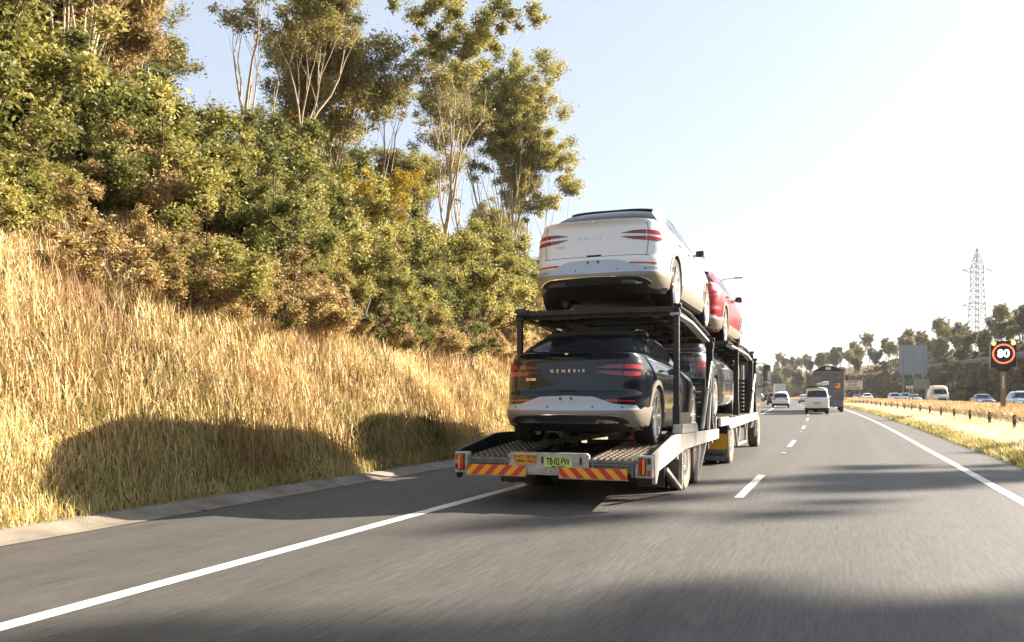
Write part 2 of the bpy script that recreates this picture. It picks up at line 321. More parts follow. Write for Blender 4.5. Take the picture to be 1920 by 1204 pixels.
# ------------------------------------------------ vehicle body maths
def pchip(xs, ys):
    xs = np.array(xs, float); ys = np.array(ys, float); h = np.diff(xs); d = np.diff(ys)/h; m = np.zeros(len(xs))
    for i in range(1, len(xs)-1):
        if d[i-1]*d[i] > 0: w1 = 2*h[i]+h[i-1]; w2 = h[i]+2*h[i-1]; m[i] = (w1+w2)/(w1/d[i-1]+w2/d[i])
    m[0] = d[0]; m[-1] = d[-1]
    def f(x):
        x = np.clip(np.asarray(x, float), xs[0], xs[-1]); i = np.clip(np.searchsorted(xs, x, 'right')-1, 0, len(xs)-2)
        t = (x-xs[i])/h[i]
        return ((2*t**3-3*t*t+1)*ys[i]+(t**3-2*t*t+t)*h[i]*m[i]+(-2*t**3+3*t*t)*ys[i+1]+(t**3-t*t)*h[i]*m[i+1])
    return f
class Body:
    """closed shell of stacked rounded outlines; every panel, lamp and window is laid on it by formula"""
    def __init__(s, W, yr, yf, yc, n=((0, 3.6), (2, 3.6)), m=((0, 8), (2, 8))):
        s.W = pchip(*zip(*W)); s.yr = pchip(*zip(*yr)); s.yf = pchip(*zip(*yf)); s.yc = yc
        s.n = pchip(*zip(*n)); s.m = pchip(*zip(*m)); s.z0 = W[0][0]; s.z1 = W[-1][0]; s.L = yf[0][1]; s.zmap = lambda z: z
    def pos(s, ph, z):
        n = s.n(z); m = s.m(z); c = np.cos(ph); q = np.sin(ph)
        x = s.W(z)*np.sign(c)*np.abs(c)**(2/n)
        L = np.where(q > 0, s.yf(z)-s.yc, s.yc-s.yr(z)); return np.stack([x, s.yc+L*np.sign(q)*np.abs(q)**(2/m), z+0*x], -1)
    def F(s, x, y, z):
        L = np.where(y > s.yc, s.yf(z)-s.yc, s.yc-s.yr(z)); return np.abs(x/s.W(z))**s.n(z)+np.abs((y-s.yc)/L)**s.m(z)
    def nrm(s, P):
        x, y, z = P[..., 0], P[..., 1], P[..., 2]; e = 1e-4
        g = np.stack([(s.F(x+e, y, z)-s.F(x-e, y, z)), (s.F(x, y+e, z)-s.F(x, y-e, z)), np.clip((s.F(x, y, z+e)-s.F(x, y, z-e)), -1, 1)], -1)
        return g/np.maximum(np.linalg.norm(g, axis=-1, keepdims=True), 1e-12)
    def fx(s, x, z):
        c = np.clip(np.abs(x/s.W(z)), 0, 1)**(s.n(z)/2); a = np.arccos(c); return np.where(x >= 0, -a, -pi+a)
    def fy(s, y, z, side=1):
        L = np.where(y > s.yc, s.yf(z)-s.yc, s.yc-s.yr(z)); t = np.clip(np.abs((y-s.yc)/L), 0, 1)**(s.m(z)/2)
        a = np.arcsin(t)*np.sign(y-s.yc); return a if side > 0 else np.where(a < 0, -pi-a, pi-a)
    def shell(s, name, mats, rings=60, seg=112, zs=None):
        zs = np.array(zs if zs is not None else np.linspace(s.z0, s.z1-.002, rings))
        t = np.linspace(-pi, pi, 6001); P = s.pos(t, np.full_like(t, .35*s.z0+.65*s.z1*.6)); dl = np.concatenate([[0], np.cumsum(np.linalg.norm(np.diff(P, axis=0), axis=1))])
        ph = np.interp(np.linspace(0, dl[-1], seg+1)[:-1], dl, t)
        V = np.concatenate([s.pos(ph, np.full_like(ph, z)) for z in zs]); mb = MB(); mb.v = [tuple(v) for v in V]; k = seg
        for i in range(len(zs)-1):
            for j in range(k): mb.f.append((i*k+j, i*k+(j+1) % k, (i+1)*k+(j+1) % k, (i+1)*k+j))
        mb.f.append(tuple(range(k-1, -1, -1))); mb.f.append(tuple(range((len(zs)-1)*k, len(zs)*k))); mb.mi = [0]*len(mb.f)
        return mb.build(name, mats, None, smooth=38)
    def patch(s, mode, top, bot, N=24, Mr=3, off=.006, side=1, thick=.012):
        """sheet between polylines top and bot; 'r'/'f' points are (x,z) on the rear/front, 's' (y,z) on a side,
        'w' mixes ('x',x,z) and ('y',y,z) round the corner"""
        def res(pl):
            pl = [(*p[:-1], s.zmap(p[-1])) for p in pl]
            if mode == 'w': pl = [(float(s.fx(np.array(a), b)) if k == 'x' else float(s.fy(np.array(a), b)), b) for k, a, b in pl]
            pl = np.array(pl, float); dl = np.concatenate([[0], np.cumsum(np.abs(np.diff(pl[:, 0])))+1e-9*np.arange(1, len(pl))])
            u = np.linspace(0, dl[-1], N+1); return np.stack([np.interp(u, dl, pl[:, 0]), np.interp(u, dl, pl[:, 1])], -1)
        A = res(top); B = res(bot); rows = []
        for r in range(Mr+1):
            q = A*(1-r/Mr)+B*(r/Mr)
            if mode in 'rf':
                f = s.fx(q[:, 0], q[:, 1]); f = -f if mode == 'f' else f
            elif mode == 's': f = s.fy(q[:, 0], q[:, 1])
            else: f = q[:, 0]
            P = s.pos(f, q[:, 1]); nn = s.nrm(P); rows.append((P+nn*off, P+nn*(off-thick)))
        O = np.concatenate([a for a, b in rows]); I = np.concatenate([b for a, b in rows]); k = N+1; n = len(O)
        V = np.concatenate([O, I]); F = []
        if side < 0: V = V*np.array([-1, 1, 1])
        for r in range(Mr):
            for j in range(N): F.append((r*k+j, r*k+j+1, (r+1)*k+j+1, (r+1)*k+j))
        rim = list(range(0, k))+[r*k+N for r in range(1, Mr+1)]+[Mr*k+j for j in range(N-1, -1, -1)]+[r*k for r in range(Mr-1, 0, -1)]
        for a, b in zip(rim, rim[1:]+rim[:1]): F.append((a, b, b+n, a+n))
        return V.tolist(), F
    def put(s, name, m, parent, specs, smooth=35):
        mb = MB()
        for sp in specs: v, f = s.patch(**sp); mb.add(v, f)
        o = mb.build(name, m, parent, smooth=smooth); return o
    def arch(s, y0, z0, r0, r1, a0, a1, off=.012, N=28, side=1):
        V = []; F = []
        for i in range(N+1):
            a = R(a0+(a1-a0)*i/N)
            for r, o in ((r0, off), (r1, off), (r1+.006, -.01), (r0, -.06)):
                y = y0+r*cos(a); z = z0+r*sin(a); P = s.pos(s.fy(np.array([y]), np.array([z])), np.array([z]))[0]
                V.append(((P[0]+o)*side, y, z))
        for i in range(N):
            for k in range(4): F.append((i*4+k, i*4+(k+1) % 4, i*4+4+(k+1) % 4, i*4+4+k))
        return V, F
def cut_wells(body, wells, x0=.5, x1=1.3, r=.42):
    cs = []
    for (y, z) in wells:
        for sgn in (1, -1):
            mb = MB(); mb.cur = 1; a, b = (x0, x1) if sgn > 0 else (-x1, -x0); mb.tube((a, y, z), (b, y, z), r, 40); cs.append(mb.build('cutter', list(body.data.materials)))
    for c in cs:
        md = body.modifiers.new('b', 'BOOLEAN'); md.object = c; md.operation = 'DIFFERENCE'; md.solver = 'EXACT'
    me = bpy.data.meshes.new_from_object(body.evaluated_get(bpy.context.evaluated_depsgraph_get()))
    body.modifiers.clear(); body.data = me; me.set_sharp_from_angle(angle=R(35))
    for c in cs: bpy.data.objects.remove(c)
RUBBER = mat('rubber', (.018, .017, .016), .75, bump=(80, .3)); DARK = mat('black_plastic', (.012, .012, .012), .55)
ALLOY = mat('bright_alloy', (.72, .70, .67), .28, metal=.85); GLASS = mat('dark_glass', (.006, .008, .010), .04, spec=.5)
CHROME = mat('chrome', (.85, .84, .82), .1, metal=1); LRED = mat('red_lens', (.42, .006, .012), .12, coat=.6)
LDARK = mat('smoked_red_lens', (.16, .004, .008), .1, coat=.8); LAMB = mat('amber_lens', (.75, .22, .01), .2, coat=.5)
HEADL = mat('clear_lens', (.8, .82, .85), .08, metal=.5, coat=1)
def wheel(parent, x, y, z, r, w, side=1, tyre_m=None, rim_m=None, dish='alloy', name='wheel', rimr=.74, hi=True):
    """axis along X, outer face towards side"""
    t = empty(name, (x, y, z)); t.parent = parent; rr = r*rimr; h = w/2; M = RY(90*side)
    if hi: prof = [(rr, -h*.9), (r*.93, -h), (r*.985, -h*.86), (r, -h*.66), (r*.975, -h*.63), (r*.975, -h*.55), (r, -h*.52), (r, -h*.16), (r*.975, -h*.12), (r*.975, -h*.03), (r, 0), (r, h*.3), (r*.975, h*.34), (r*.975, h*.43), (r, h*.47), (r, h*.66), (r*.985, h*.86), (r*.93, h), (rr, h*.9), (rr*.97, 0)]
    else: prof = [(rr, -h*.9), (r*.95, -h), (r, -h*.7), (r, h*.7), (r*.95, h), (rr, h*.9)]
    MB().lathe(prof, 48 if hi else 20, M).build('tyre', tyre_m or RUBBER, t, smooth=30)
    rm = MB()
    rm.lathe([(rr, h*.92), (rr*1.03, h*.96), (rr*.96, h*.9), (rr*.93, h*.2), (rr*.9, -h*.8), (rr, -h*.85)], 48 if hi else 20, M)
    if dish == 'alloy':
        for k in range(5 if hi else 5):
            for da in ((-13, 13) if hi else (0,)):
                a = 2*pi*k/5+R(da); a2 = 2*pi*k/5+R(da*.35)
                A = M @ Vector((rr*.16*cos(a2), rr*.16*sin(a2), h*.72)); B = M @ Vector((rr*.96*cos(a), rr*.96*sin(a), h*.84))
                rm.bar(A, B, rr*(.10 if hi else .16), rr*.10)
        rm.lathe([(.0005, h*.78), (rr*.2, h*.74), (rr*.24, h*.5), (.0005, h*.5)], 16, M)
    else:
        rm.lathe([(.0005, h*.5), (rr*.3, h*.5), (rr*.34, h*.75), (rr*.5, h*.75), (rr*.55, h*.1), (rr*.92, h*.3), (rr*.92, h*.1), (.0005, h*.05)] if dish == 'truck' else
                 [(.0005, h*.8), (rr*.5, h*.8), (rr*.95, h*.6), (rr*.95, h*.4), (.0005, h*.4)], 28, M)
        if dish == 'truck':
            for k in range(10):
                a = 2*pi*k/10; rm.tube(M @ Vector((rr*.42*cos(a), rr*.42*sin(a), h*.7)), M @ Vector((rr*.42*cos(a), rr*.42*sin(a), h*.9)), .016, 6)
    rm.build('rim', rim_m or ALLOY, t, smooth=30)
    if dish == 'alloy':
        MB().lathe([(.0005, -h*.1), (rr*.86, -h*.1), (rr*.86, -h*.25), (.0005, -h*.25)], 24, M).build('brake_disc', mat('brake_iron', (.10, .10, .10), .5, metal=.6), t)
    return t
# ------------------------------------------------ the coupe-backed SUVs on the carrier
def low(z): return z if z < 1.2 else 1.2+(z-1.2)*.80
HBK = dict(W=[(.20, .92), (.27, .955), (.40, .975), (.60, .985), (.80, .99), (.95, .98), (1.06, .955), (1.15, .92), (1.25, .87), (1.38, .82), (1.50, .760), (1.60, .700), (1.66, .635), (1.70, .53), (1.715, .28)],
          yr=[(.20, .26), (.27, .14), (.33, .07), (.44, .03), (.50, .045), (.66, .05), (.70, .075), (.85, .085), (1.02, .095), (1.12, .10), (1.17, .075), (1.205, .05), (1.215, .08), (1.225, .23), (1.25, .31), (1.35, .47), (1.48, .72), (1.56, .92), (1.62, 1.16), (1.66, 1.38), (1.70, 1.68), (1.715, 1.92)],
          yf=[(.20, 4.75), (.35, 4.97), (.70, 5.07), (.90, 5.0), (1.0, 4.5), (1.06, 3.9), (1.12, 3.4), (1.25, 3.15), (1.40, 2.92), (1.55, 2.66), (1.65, 2.45), (1.70, 2.3), (1.715, 2.2)], yc=2.06,
          n=((0, 3.5), (1.0, 3.5), (1.25, 3.4), (1.5, 3.4), (1.715, 3.0)), m=((0, 9), (1.15, 9), (1.3, 7), (1.6, 6), (1.715, 4)))
HB = Body(**{k: ([(low(p[0]), p[1]) for p in v] if k in ('W', 'yr', 'yf', 'n', 'm') else v) for k, v in HBK.items()}); HB.zmap = low
GREYC = mat('satin_grey_cladding', (.25, .225, .19), .4, metal=.45); SKID = mat('silver_skid_plate', (.38, .43, .50), .35, metal=.4)
HZ = sorted(set([round(low(v), 4) for v in list(np.arange(.20, 1.17, .03))+list(np.arange(1.17, 1.26, .009))+list(np.arange(1.27, 1.66, .025))+list(np.arange(1.66, 1.714, .008))]))
WB0, WB1, WZ, WR = 1.06, 4.14, .385, .385
HERO_MESH = {}
def dark_under(me, z):
    for p in me.polygons:
        if p.center.z < z or (p.normal.z < -.5 and p.center.z < z+.2): p.material_index = 1
def ztop(B, x, y):
    lo, hi = 1.2, B.z1
    for _ in range(30):
        mid = (lo+hi)/2
        if B.F(np.array(x), np.array(y), np.array(mid)) < 1: lo = mid
        else: hi = mid
    return lo
def hero(name, paint, trim, label, loc, lettering, badge_m, rx=0, group='coupe SUVs riding on the car carrier'):
    r = empty(name, loc, 0, label, 'car', group); r.rotation_euler = (R(rx), 0, 0); B = HB
    if 'shell' not in HERO_MESH:
        b = B.shell('body', [paint, DARK], zs=HZ, seg=150); cut_wells(b, [(WB0, WZ), (WB1, WZ)], .55, 1.3, .435); dark_under(b.data, .285); HERO_MESH['shell'] = b.data
        b.parent = r
    else:
        me = HERO_MESH['shell'].copy(); me.materials.clear(); me.materials.append(paint); me.materials.append(DARK); link('body', me, r)
    # rear glass, roof glass edge
    B.put('rear_window', mat('privacy_glass', (.006, .007, .009), .12, spec=.06), r, [dict(mode='r', top=[(-.60, 1.575), (-.3, 1.60), (0, 1.61), (.3, 1.60), (.60, 1.575)], bot=[(-.80, 1.245), (0, 1.24), (.80, 1.245)], N=40, Mr=10, off=.005)])
    B.put('roof_spoiler', DARK, r, [dict(mode='r', top=[(-.55, 1.63), (0, 1.66), (.55, 1.63)], bot=[(-.62, 1.565), (0, 1.605), (.62, 1.565)], N=30, Mr=4, off=.035, thick=.05)])
    # boot lid seams
    tm = [dict(mode='w', top=[('x', .716, z0), ('x', .722, z0)], bot=[('x', .722, z1), ('x', .728, z1)], N=2, Mr=10, off=.0015, side=s_) for s_ in (1, -1) for z0, z1 in ((1.16, .70),)]
    tm += [dict(mode='r', top=[(-.76, .703), (0, .70), (.76, .703)], bot=[(-.76, .694), (0, .691), (.76, .694)], N=60, Mr=1, off=.0035)]
    tm += [dict(mode='r', top=[(-.12, .722), (.12, .722)], bot=[(-.09, .70), (.09, .70)], N=10, Mr=1, off=.003)]
    for s_ in (1, -1):                                                          # doors, fuel flap
        tm += [dict(mode='s', top=[(1.88, 1.10), (1.886, 1.10)], bot=[(1.88, .42), (1.886, .42)], N=1, Mr=8, off=.0015, side=s_), dict(mode='s', top=[(2.84, 1.10), (2.846, 1.10)], bot=[(2.84, .42), (2.846, .42)], N=1, Mr=8, off=.0015, side=s_),
               dict(mode='s', top=[(1.10, 1.08), (1.106, 1.08)], bot=[(1.50, .75), (1.506, .75)], N=1, Mr=8, off=.0015, side=s_)]
    for q_ in tm: B.put('panel_gap', mat('panel_gap', (.004, .004, .004), .8), r, [q_])
    # side glass with bright surround
    for s_ in (1, -1):
        bt = [(.72, 1.15), (3.15, 1.085)]; tp = [(.72, 1.155), (.95, 1.30), (1.25, 1.44), (1.6, 1.535), (2.05, 1.56), (2.45, 1.50), (2.8, 1.32), (3.15, 1.09)]
        B.put('window_surround', CHROME, r, [dict(mode='s', top=[(y, z+.034) for y, z in tp], bot=[(y, z-.004) for y, z in tp], N=80, Mr=1, off=.010, side=s_), dict(mode='s', top=[(.70, 1.150), (3.20, 1.087)], bot=[(.70, 1.132), (3.20, 1.068)], N=40, Mr=1, off=.006, side=s_)])
        B.put('side_window', GLASS, r, [dict(mode='s', top=tp, bot=bt, N=60, Mr=10, off=.006, side=s_)])
        for q_ in [dict(mode='s', top=[(1.84, 1.54), (1.90, 1.545)], bot=[(1.84, 1.12), (1.90, 1.12)], N=3, Mr=8, off=.010, side=s_), dict(mode='s', top=[(1.04, 1.34), (1.08, 1.36)], bot=[(1.22, 1.13), (1.26, 1.13)], N=3, Mr=8, off=.010, side=s_)]: B.put('window_pillar', paint, r, [q_])
        # twin blade tail lamps: bright outer half, smoked inner half
        out = [dict(mode='w', top=[('x', .725, 1.052), ('x', .85, 1.05), ('y', .42, 1.035)], bot=[('x', .725, .998), ('x', .85, .995), ('y', .42, .992)], N=16, Mr=3, off=.007, side=s_),
               dict(mode='w', top=[('x', .725, .962), ('x', .85, .958), ('y', .36, .95)], bot=[('x', .725, .905), ('x', .85, .900), ('y', .36, .915)], N=16, Mr=3, off=.007, side=s_)]
        inn = [dict(mode='w', top=[('x', .38, 1.012), ('x', .55, 1.045), ('x', .715, 1.053)], bot=[('x', .38, 1.008), ('x', .55, 1.0), ('x', .715, .998)], N=12, Mr=2, off=.005, side=s_),
               dict(mode='w', top=[('x', .38, .962), ('x', .55, .964), ('x', .715, .963)], bot=[('x', .38, .958), ('x', .55, .918), ('x', .715, .905)], N=12, Mr=2, off=.005, side=s_)]
        lamp = B.put('tail_lamp', LRED, r, out); i2 = B.put('inner_lens', LDARK, lamp, inn)
        B.put('reflector', LRED, r, [dict(mode='w', top=[('x', .52, .600), ('x', .84, .592)], bot=[('x', .48, .578), ('x', .85, .575)], N=12, Mr=1, off=.012, side=s_)])
        for yw, a0 in ((WB0, -18), (WB1, -12)): v, f = B.arch(yw, WZ, .425, .487, a0, 196, side=s_); MB().add(v, f).build('wheel_arch_trim', trim, r, smooth=40)
        B.put('sill', trim, r, [dict(mode='s', top=[(1.52, .43), (3.70, .43)], bot=[(1.50, .24), (3.72, .24)], N=20, Mr=4, off=.022, side=s_)])
        for y0_, z0_ in ((1.30, 1.0), (2.10, .985)): MB().box(min(.965*s_, 1.01*s_), max(.965*s_, 1.01*s_), y0_, y0_+.22, z0_, z0_+.02).build('door_handle', paint, r, bevel=.006)
        mi = MB(); c = [(-.10, -.02), (-.09, .10), (.0, .13), (.11, .12), (.12, -.01), (.05, -.05)]
        mi.prism([(x*s_*.72, z*.72) for x, z in c], 0, .14, T(1.05*s_, 2.98, 1.08) @ RX(90)); mi.bar((.88*s_, 2.90, 1.10), (1.0*s_, 2.90, 1.09), .05, .03)
        mo = mi.build('mirror', paint, r, bevel=.012); MB().box(min(.99*s_, 1.11*s_), max(.99*s_, 1.11*s_), 2.834, 2.839, 1.06, 1.16).build('mirror_glass', GLASS, mo)
        rl = MB(); ps = [(y, ztop(B, .58, y)+dz, .58) for y, dz in ((1.15, -.01), (1.25, .035), (1.6, .05), (2.1, .05), (2.5, .035), (2.6, -.01))]
        rl.path([(x*s_, y, z) for y, z, x in ps], [.016]*6, 8); rl.build('roof_rail', CHROME if trim is GREYC else DARK, r, smooth=40)
    # rear bumper: silver skid, satin lower bumper, dark diffuser
    B.put('rear_bumper', trim, r, [dict(mode='w', top=[('y', -9, .47), ('y', .72, .52)][1:2]*1+[('y', .30, .475), ('x', .80, .462), ('x', .4, .455), ('x', .001, .452)], bot=[('y', .62, .29), ('y', .34, .255), ('x', .78, .265), ('x', .4, .30), ('x', .001, .31)], N=36, Mr=6, off=.022, side=s_) for s_ in (1, -1)])
    B.put('skid_plate', SKID, r, [dict(mode='r', top=[(-.86, .53), (-.62, .545), (-.46, .60), (-.36, .635), (0, .648), (.36, .635), (.46, .60), (.62, .545), (.86, .53)], bot=[(-.90, .462), (0, .452), (.90, .462)], N=60, Mr=4, off=.018)])
    B.put('diffuser', DARK, r, [dict(mode='r', top=[(-.78, .33), (-.72, .375), (-.62, .40), (0, .412), (.62, .40), (.72, .375), (.78, .33)], bot=[(-.78, .32), (-.7, .295), (0, .29), (.7, .295), (.78, .32)], N=40, Mr=4, off=.028)])
    B.put('diffuser_trim', CHROME, r, [dict(mode='r', top=[(-.79, .336), (-.73, .381), (-.62, .408), (0, .42), (.62, .408), (.73, .381), (.79, .336)], bot=[(-.78, .328), (-.72, .373), (-.62, .400), (0, .412), (.62, .400), (.72, .373), (.78, .328)], N=60, Mr=1, off=.040),
        dict(mode='r', top=[(-.66, .332), (0, .325), (.66, .332)], bot=[(-.66, .324), (0, .316), (.66, .324)], N=30, Mr=1, off=.040)])
    for s_ in (1, -1):
        B.put('exhaust_outlet', mat('dull_chrome', (.4, .4, .4), .25, metal=1), r, [dict(mode='r', top=[(.42*s_, .368), (.58*s_, .362)], bot=[(.38*s_, .335), (.66*s_, .335)], N=8, Mr=3, off=.048)])
    B.put('underbody', DARK, r, [dict(mode='r', top=[(-.72, .298), (0, .312), (.72, .298)], bot=[(-.80, .21), (0, .21), (.80, .21)], N=40, Mr=6, off=.030)])
    for a_ in (-.08, .065): MB().box(a_, a_+.015, .0, .015, .595, .63).build('plate_fixing', DARK, r)
    for x in (-.72, -.25, .35, .72):
        y = float(B.pos(B.fx(np.array(x), .505), np.array(.505))[1]); MB().tube((x, y-.026, .505), (x, y, .505), .011, 8).build('parking_sensor', DARK, r)
    ub = MB(); ub.tube((-.75, WB0, .37), (.75, WB0, .37), .045, 10); ub.box(-.5, .5, .35, .9, .21, .30); ub.bar((-.6, WB0+.1, .32), (.6, WB0+.1, .32), .10, .07)
    for s_ in (1, -1): ub.tube((.45*s_, .25, .30), (.45*s_, 1.6, .26), .035, 8); ub.bar((.35*s_, 1.4, .30), (.78*s_, WB0, .32), .06, .05)
    ub.build('rear_axle', mat('cast_metal', (.22, .20, .17), .45, metal=.7, noise=(12, .5)), r, smooth=35)
    for s_ in (1, -1):
        for y in (WB0, WB1): wheel(r, .845*s_, y, WZ, WR, .27, s_)
    if lettering is not None:
        txt = 'GENESIS'; k = text_mesh(txt, .036, bold=.0006, spacing=2.15, xs=1.25); k.materials.clear(); k.materials.append(lettering)
        y = float(B.pos(B.fx(np.array(0.01), .965), np.array(.965))[1]); k.transform(T(0, y-.006, .968) @ RX(90)); link('lettering', k, r)
        k = text_mesh('GV80', .034, bold=.0006, spacing=1.15, xs=1.2); k.materials.clear(); k.materials.append(badge_m)
        y = float(B.pos(B.fx(np.array(-.50), .86), np.array(.86))[1]); k.transform(T(-.50, y-.010, .86) @ RZ(-10) @ RX(90)); link('lettering', k, r)
        mb = MB(); mb.prism([(-.012, -.008), (.012, -.008), (.03, .008), (-.03, .008)], 0, .006, T(0, .055, 1.185) @ RX(90)); mb.build('badge', badge_m, r)
    # front, seldom seen: lamps and grille
    B.put('grille', DARK, r, [dict(mode='f', top=[(-.36, .86), (.36, .86)], bot=[(-.26, .50), (.26, .50)], N=12, Mr=5, off=.012)])
    for s_ in (1, -1): B.put('headlamp', HEADL, r, [dict(mode='f', top=[(.48*s_, .83), (.90*s_, .85)], bot=[(.48*s_, .74), (.90*s_, .76)], N=10, Mr=3, off=.010)])
    B.put('windscreen', GLASS, r, [dict(mode='f', top=[(-.55, 1.60), (0, 1.63), (.55, 1.60)], bot=[(-.80, 1.14), (0, 1.13), (.80, 1.14)], N=30, Mr=8, off=.005)])
    return r
P_WHITE = mat('pearl_white_paint', (.72, .73, .75), .18, coat=.8); P_BLACK = mat('blue_black_paint', (.003, .0055, .011), .10, spec=.35, coat=.35)
P_RED = mat('metallic_red_paint', (.30, .003, .005), .3, metal=.2, spec=.3, coat=.4); P_GREY = mat('graphite_paint', (.10, .10, .105), .22, metal=.6, coat=1)
SILV = mat('bright_lettering', (.85, .80, .68), .2, metal=.8)
white_car = hero('coupe_suv', P_WHITE, GREYC, 'pearl white coupe SUV on the upper deck at the tail of the car carrier', (-3.20, 11.5, 2.60), mat('chrome_letter', (.55, .55, .56), .2, metal=.9), mat('chrome_letter', (.5, .5, .5)))
black_car = hero('coupe_suv', P_BLACK, GREYC, 'glossy black coupe SUV on the lower deck directly behind the number plate panel', (-3.27, 10.45, .70), SILV, SILV, rx=-.6)
red_car = hero('coupe_suv', P_RED, GREYC, 'metallic red coupe SUV on the upper deck ahead of the white one', (-3.22, 17.5, 2.50), SILV, SILV)
grey_car = hero('coupe_suv', P_GREY, P_GREY, 'graphite grey coupe SUV on the lower deck behind the cab', (-3.22, 15.9, .97), SILV, SILV)
# ------------------------------------------------ the carrier: trailer and truck
WHT = mat('scuffed_white_steel', (.46, .44, .40), .5, noise=(9, .35), bump=(40, .15)); BLK = mat('black_steel', (.014, .014, .015), .45, noise=(6, .4))
GALV = mat('worn_deck_steel', (.21, .18, .14), .5, metal=.5, noise=(14, .5)); DKF = mat('dark_chassis', (.03, .028, .026), .6, noise=(5, .4))
YEL = mat('sign_yellow', (.80, .36, .02), .4); SRED = mat('sign_red', (.55, .035, .02), .4); INK = mat('black_ink', (.012, .012, .012), .5)
PLATE = mat('lime_plate', (.50, .62, .16), .4); CRM = mat('hydraulic_chrome', (.75, .73, .70), .2, metal=1)
DUSTY = mat('dusty_rubber', (.16, .125, .095), .85, bump=(60, .3))
tr = empty('car_trailer', (-3.29, 9.88, 0), 0, 'black and white rear trailer of the car carrier with striped tail boards', 'trailer', 'units of the car carrier')
def deckz(y): return float(np.interp(y, [0, 1.7, 6], [.585, .69, .69]))
# rear panel: two stepped steel faces with the plate and the warning
mb = MB(); mb.prism([(-.55, .40), (.50, .40), (.50, .625), (.47, .65), (-.50, .65), (-.55, .61)], 0, .05, T(0, .05, 0) @ RX(90))
mb.box(-.58, .62, .012, .09, .375, .415); bp = mb.build('rear_panel', WHT, tr, bevel=.004)
mb = MB(); [mb.tube((x, -.006, z), (x, .01, z), .008, 6) for x, z in ((-.52, .47), (-.5, .6), (.46, .45), (.47, .61), (-.15, .44), (-.05, .43), (.02, .425))]; mb.box(-.103, -.077, -.008, .01, .52, .60); mb.box(.385, .41, -.008, .01, .51, .60); mb.build('bolt', INK, bp)
pl = MB().box(-.07, .295, -.012, -.002, .468, .60).build('number_plate', PLATE, tr, bevel=.003)
MB().box(-.06, .285, -.0135, -.0125, .472, .4735).box(-.06, .285, -.0135, -.0125, .5945, .596).build('border', INK, pl)
text('TB·02·PW', .078, INK, pl, (.1125, -.0135, .543), bold=.0022, xs=.62, spacing=1.0); text('NSW - TRAILER', .017, INK, pl, (.1125, -.0135, .485), bold=.0008)
ws = MB().box(-.46, -.16, -.012, -.002, .508, .628).build('warning_sign', YEL, tr, bevel=.008)
text('DO NOT OVERTAKE', .040, INK, ws, (-.31, -.0135, .594), bold=.0008, xs=.56); text('TURNING VEHICLE', .040, INK, ws, (-.31, -.0135, .541), bold=.0008, xs=.58)
def stripes(x0, x1, z0, z1, lean, parent):
    b = MB().box(x0, x1, -.03, -.018, z0, z1).build('striped_board', YEL, parent, bevel=.002)
    h = z1-z0; p = .18; x = x0-h
    while x < x1+h:
        a0, a1 = x, x+p/2
        def cl(v): return min(max(v, x0), x1)
        # clipped parallelogram, cut into slices so it stays inside the board
        N = 12; m2 = MB()
        for k in range(N):
            za = z0+h*k/N; zb = z0+h*(k+1)/N; o1 = lean*(za-z0) if lean > 0 else lean*(za-z0)-lean*h*0; o2 = lean*(zb-z0)
            q = [cl(a0+o1), cl(a1+o1), cl(a1+o2), cl(a0+o2)]
            if q[1]-q[0] > 1e-4 or q[2]-q[3] > 1e-4: m2.add([(q[0], -.0315, za), (q[1], -.0315, za), (q[2], -.0315, zb), (q[3], -.0315, zb)], [(0, 1, 2, 3)])
        x += p
        if m2.v: m2.build('red_stripe', SRED, b)
    MB().box(x0-.008, x1+.008, -.022, -.008, z0-.012, z0-.001).build('edge_strip', WHT, b)
stripes(-1.09, -.30, .362, .488, .95, tr); stripes(.13, .97, .352, .478, -.95, tr)
for s_ in (-1, 1):
    x0, x1 = (-1.27, -1.075) if s_ < 0 else (1.055, 1.27)
    hs = MB().box(x0, x1, -.01, .10, .375, .64).build('lamp_housing', WHT, tr, bevel=.018)
    c = -1.17 if s_ < 0 else 1.145
    MB().box(c-.045, c+.047, -.028, -.008, .41, .615).build('lamp_frame', DARK, hs, bevel=.006)
    ma, mr = (LAMB, LRED) if s_ < 0 else (LRED, LAMB)
    MB().box(c-.037, c-.003, -.042, -.026, .42, .605).build('left_lens', ma, hs, bevel=.006); MB().box(c+.003, c+.038, -.042, -.026, .42, .605).build('right_lens', mr, hs, bevel=.006)
    MB().box(c-.083 if s_ < 0 else c+.062, c-.056 if s_ < 0 else c+.10, -.018, -.008, .54 if s_ < 0 else .40, .61 if s_ < 0 else .47).build('side_reflector', LRED, hs, bevel=.003)
    MB().box(c-.083 if s_ < 0 else c+.062, c-.056 if s_ < 0 else c+.10, -.018, -.008, .42 if s_ < 0 else .54, .49 if s_ < 0 else .61).build('data_plate', INK, hs)
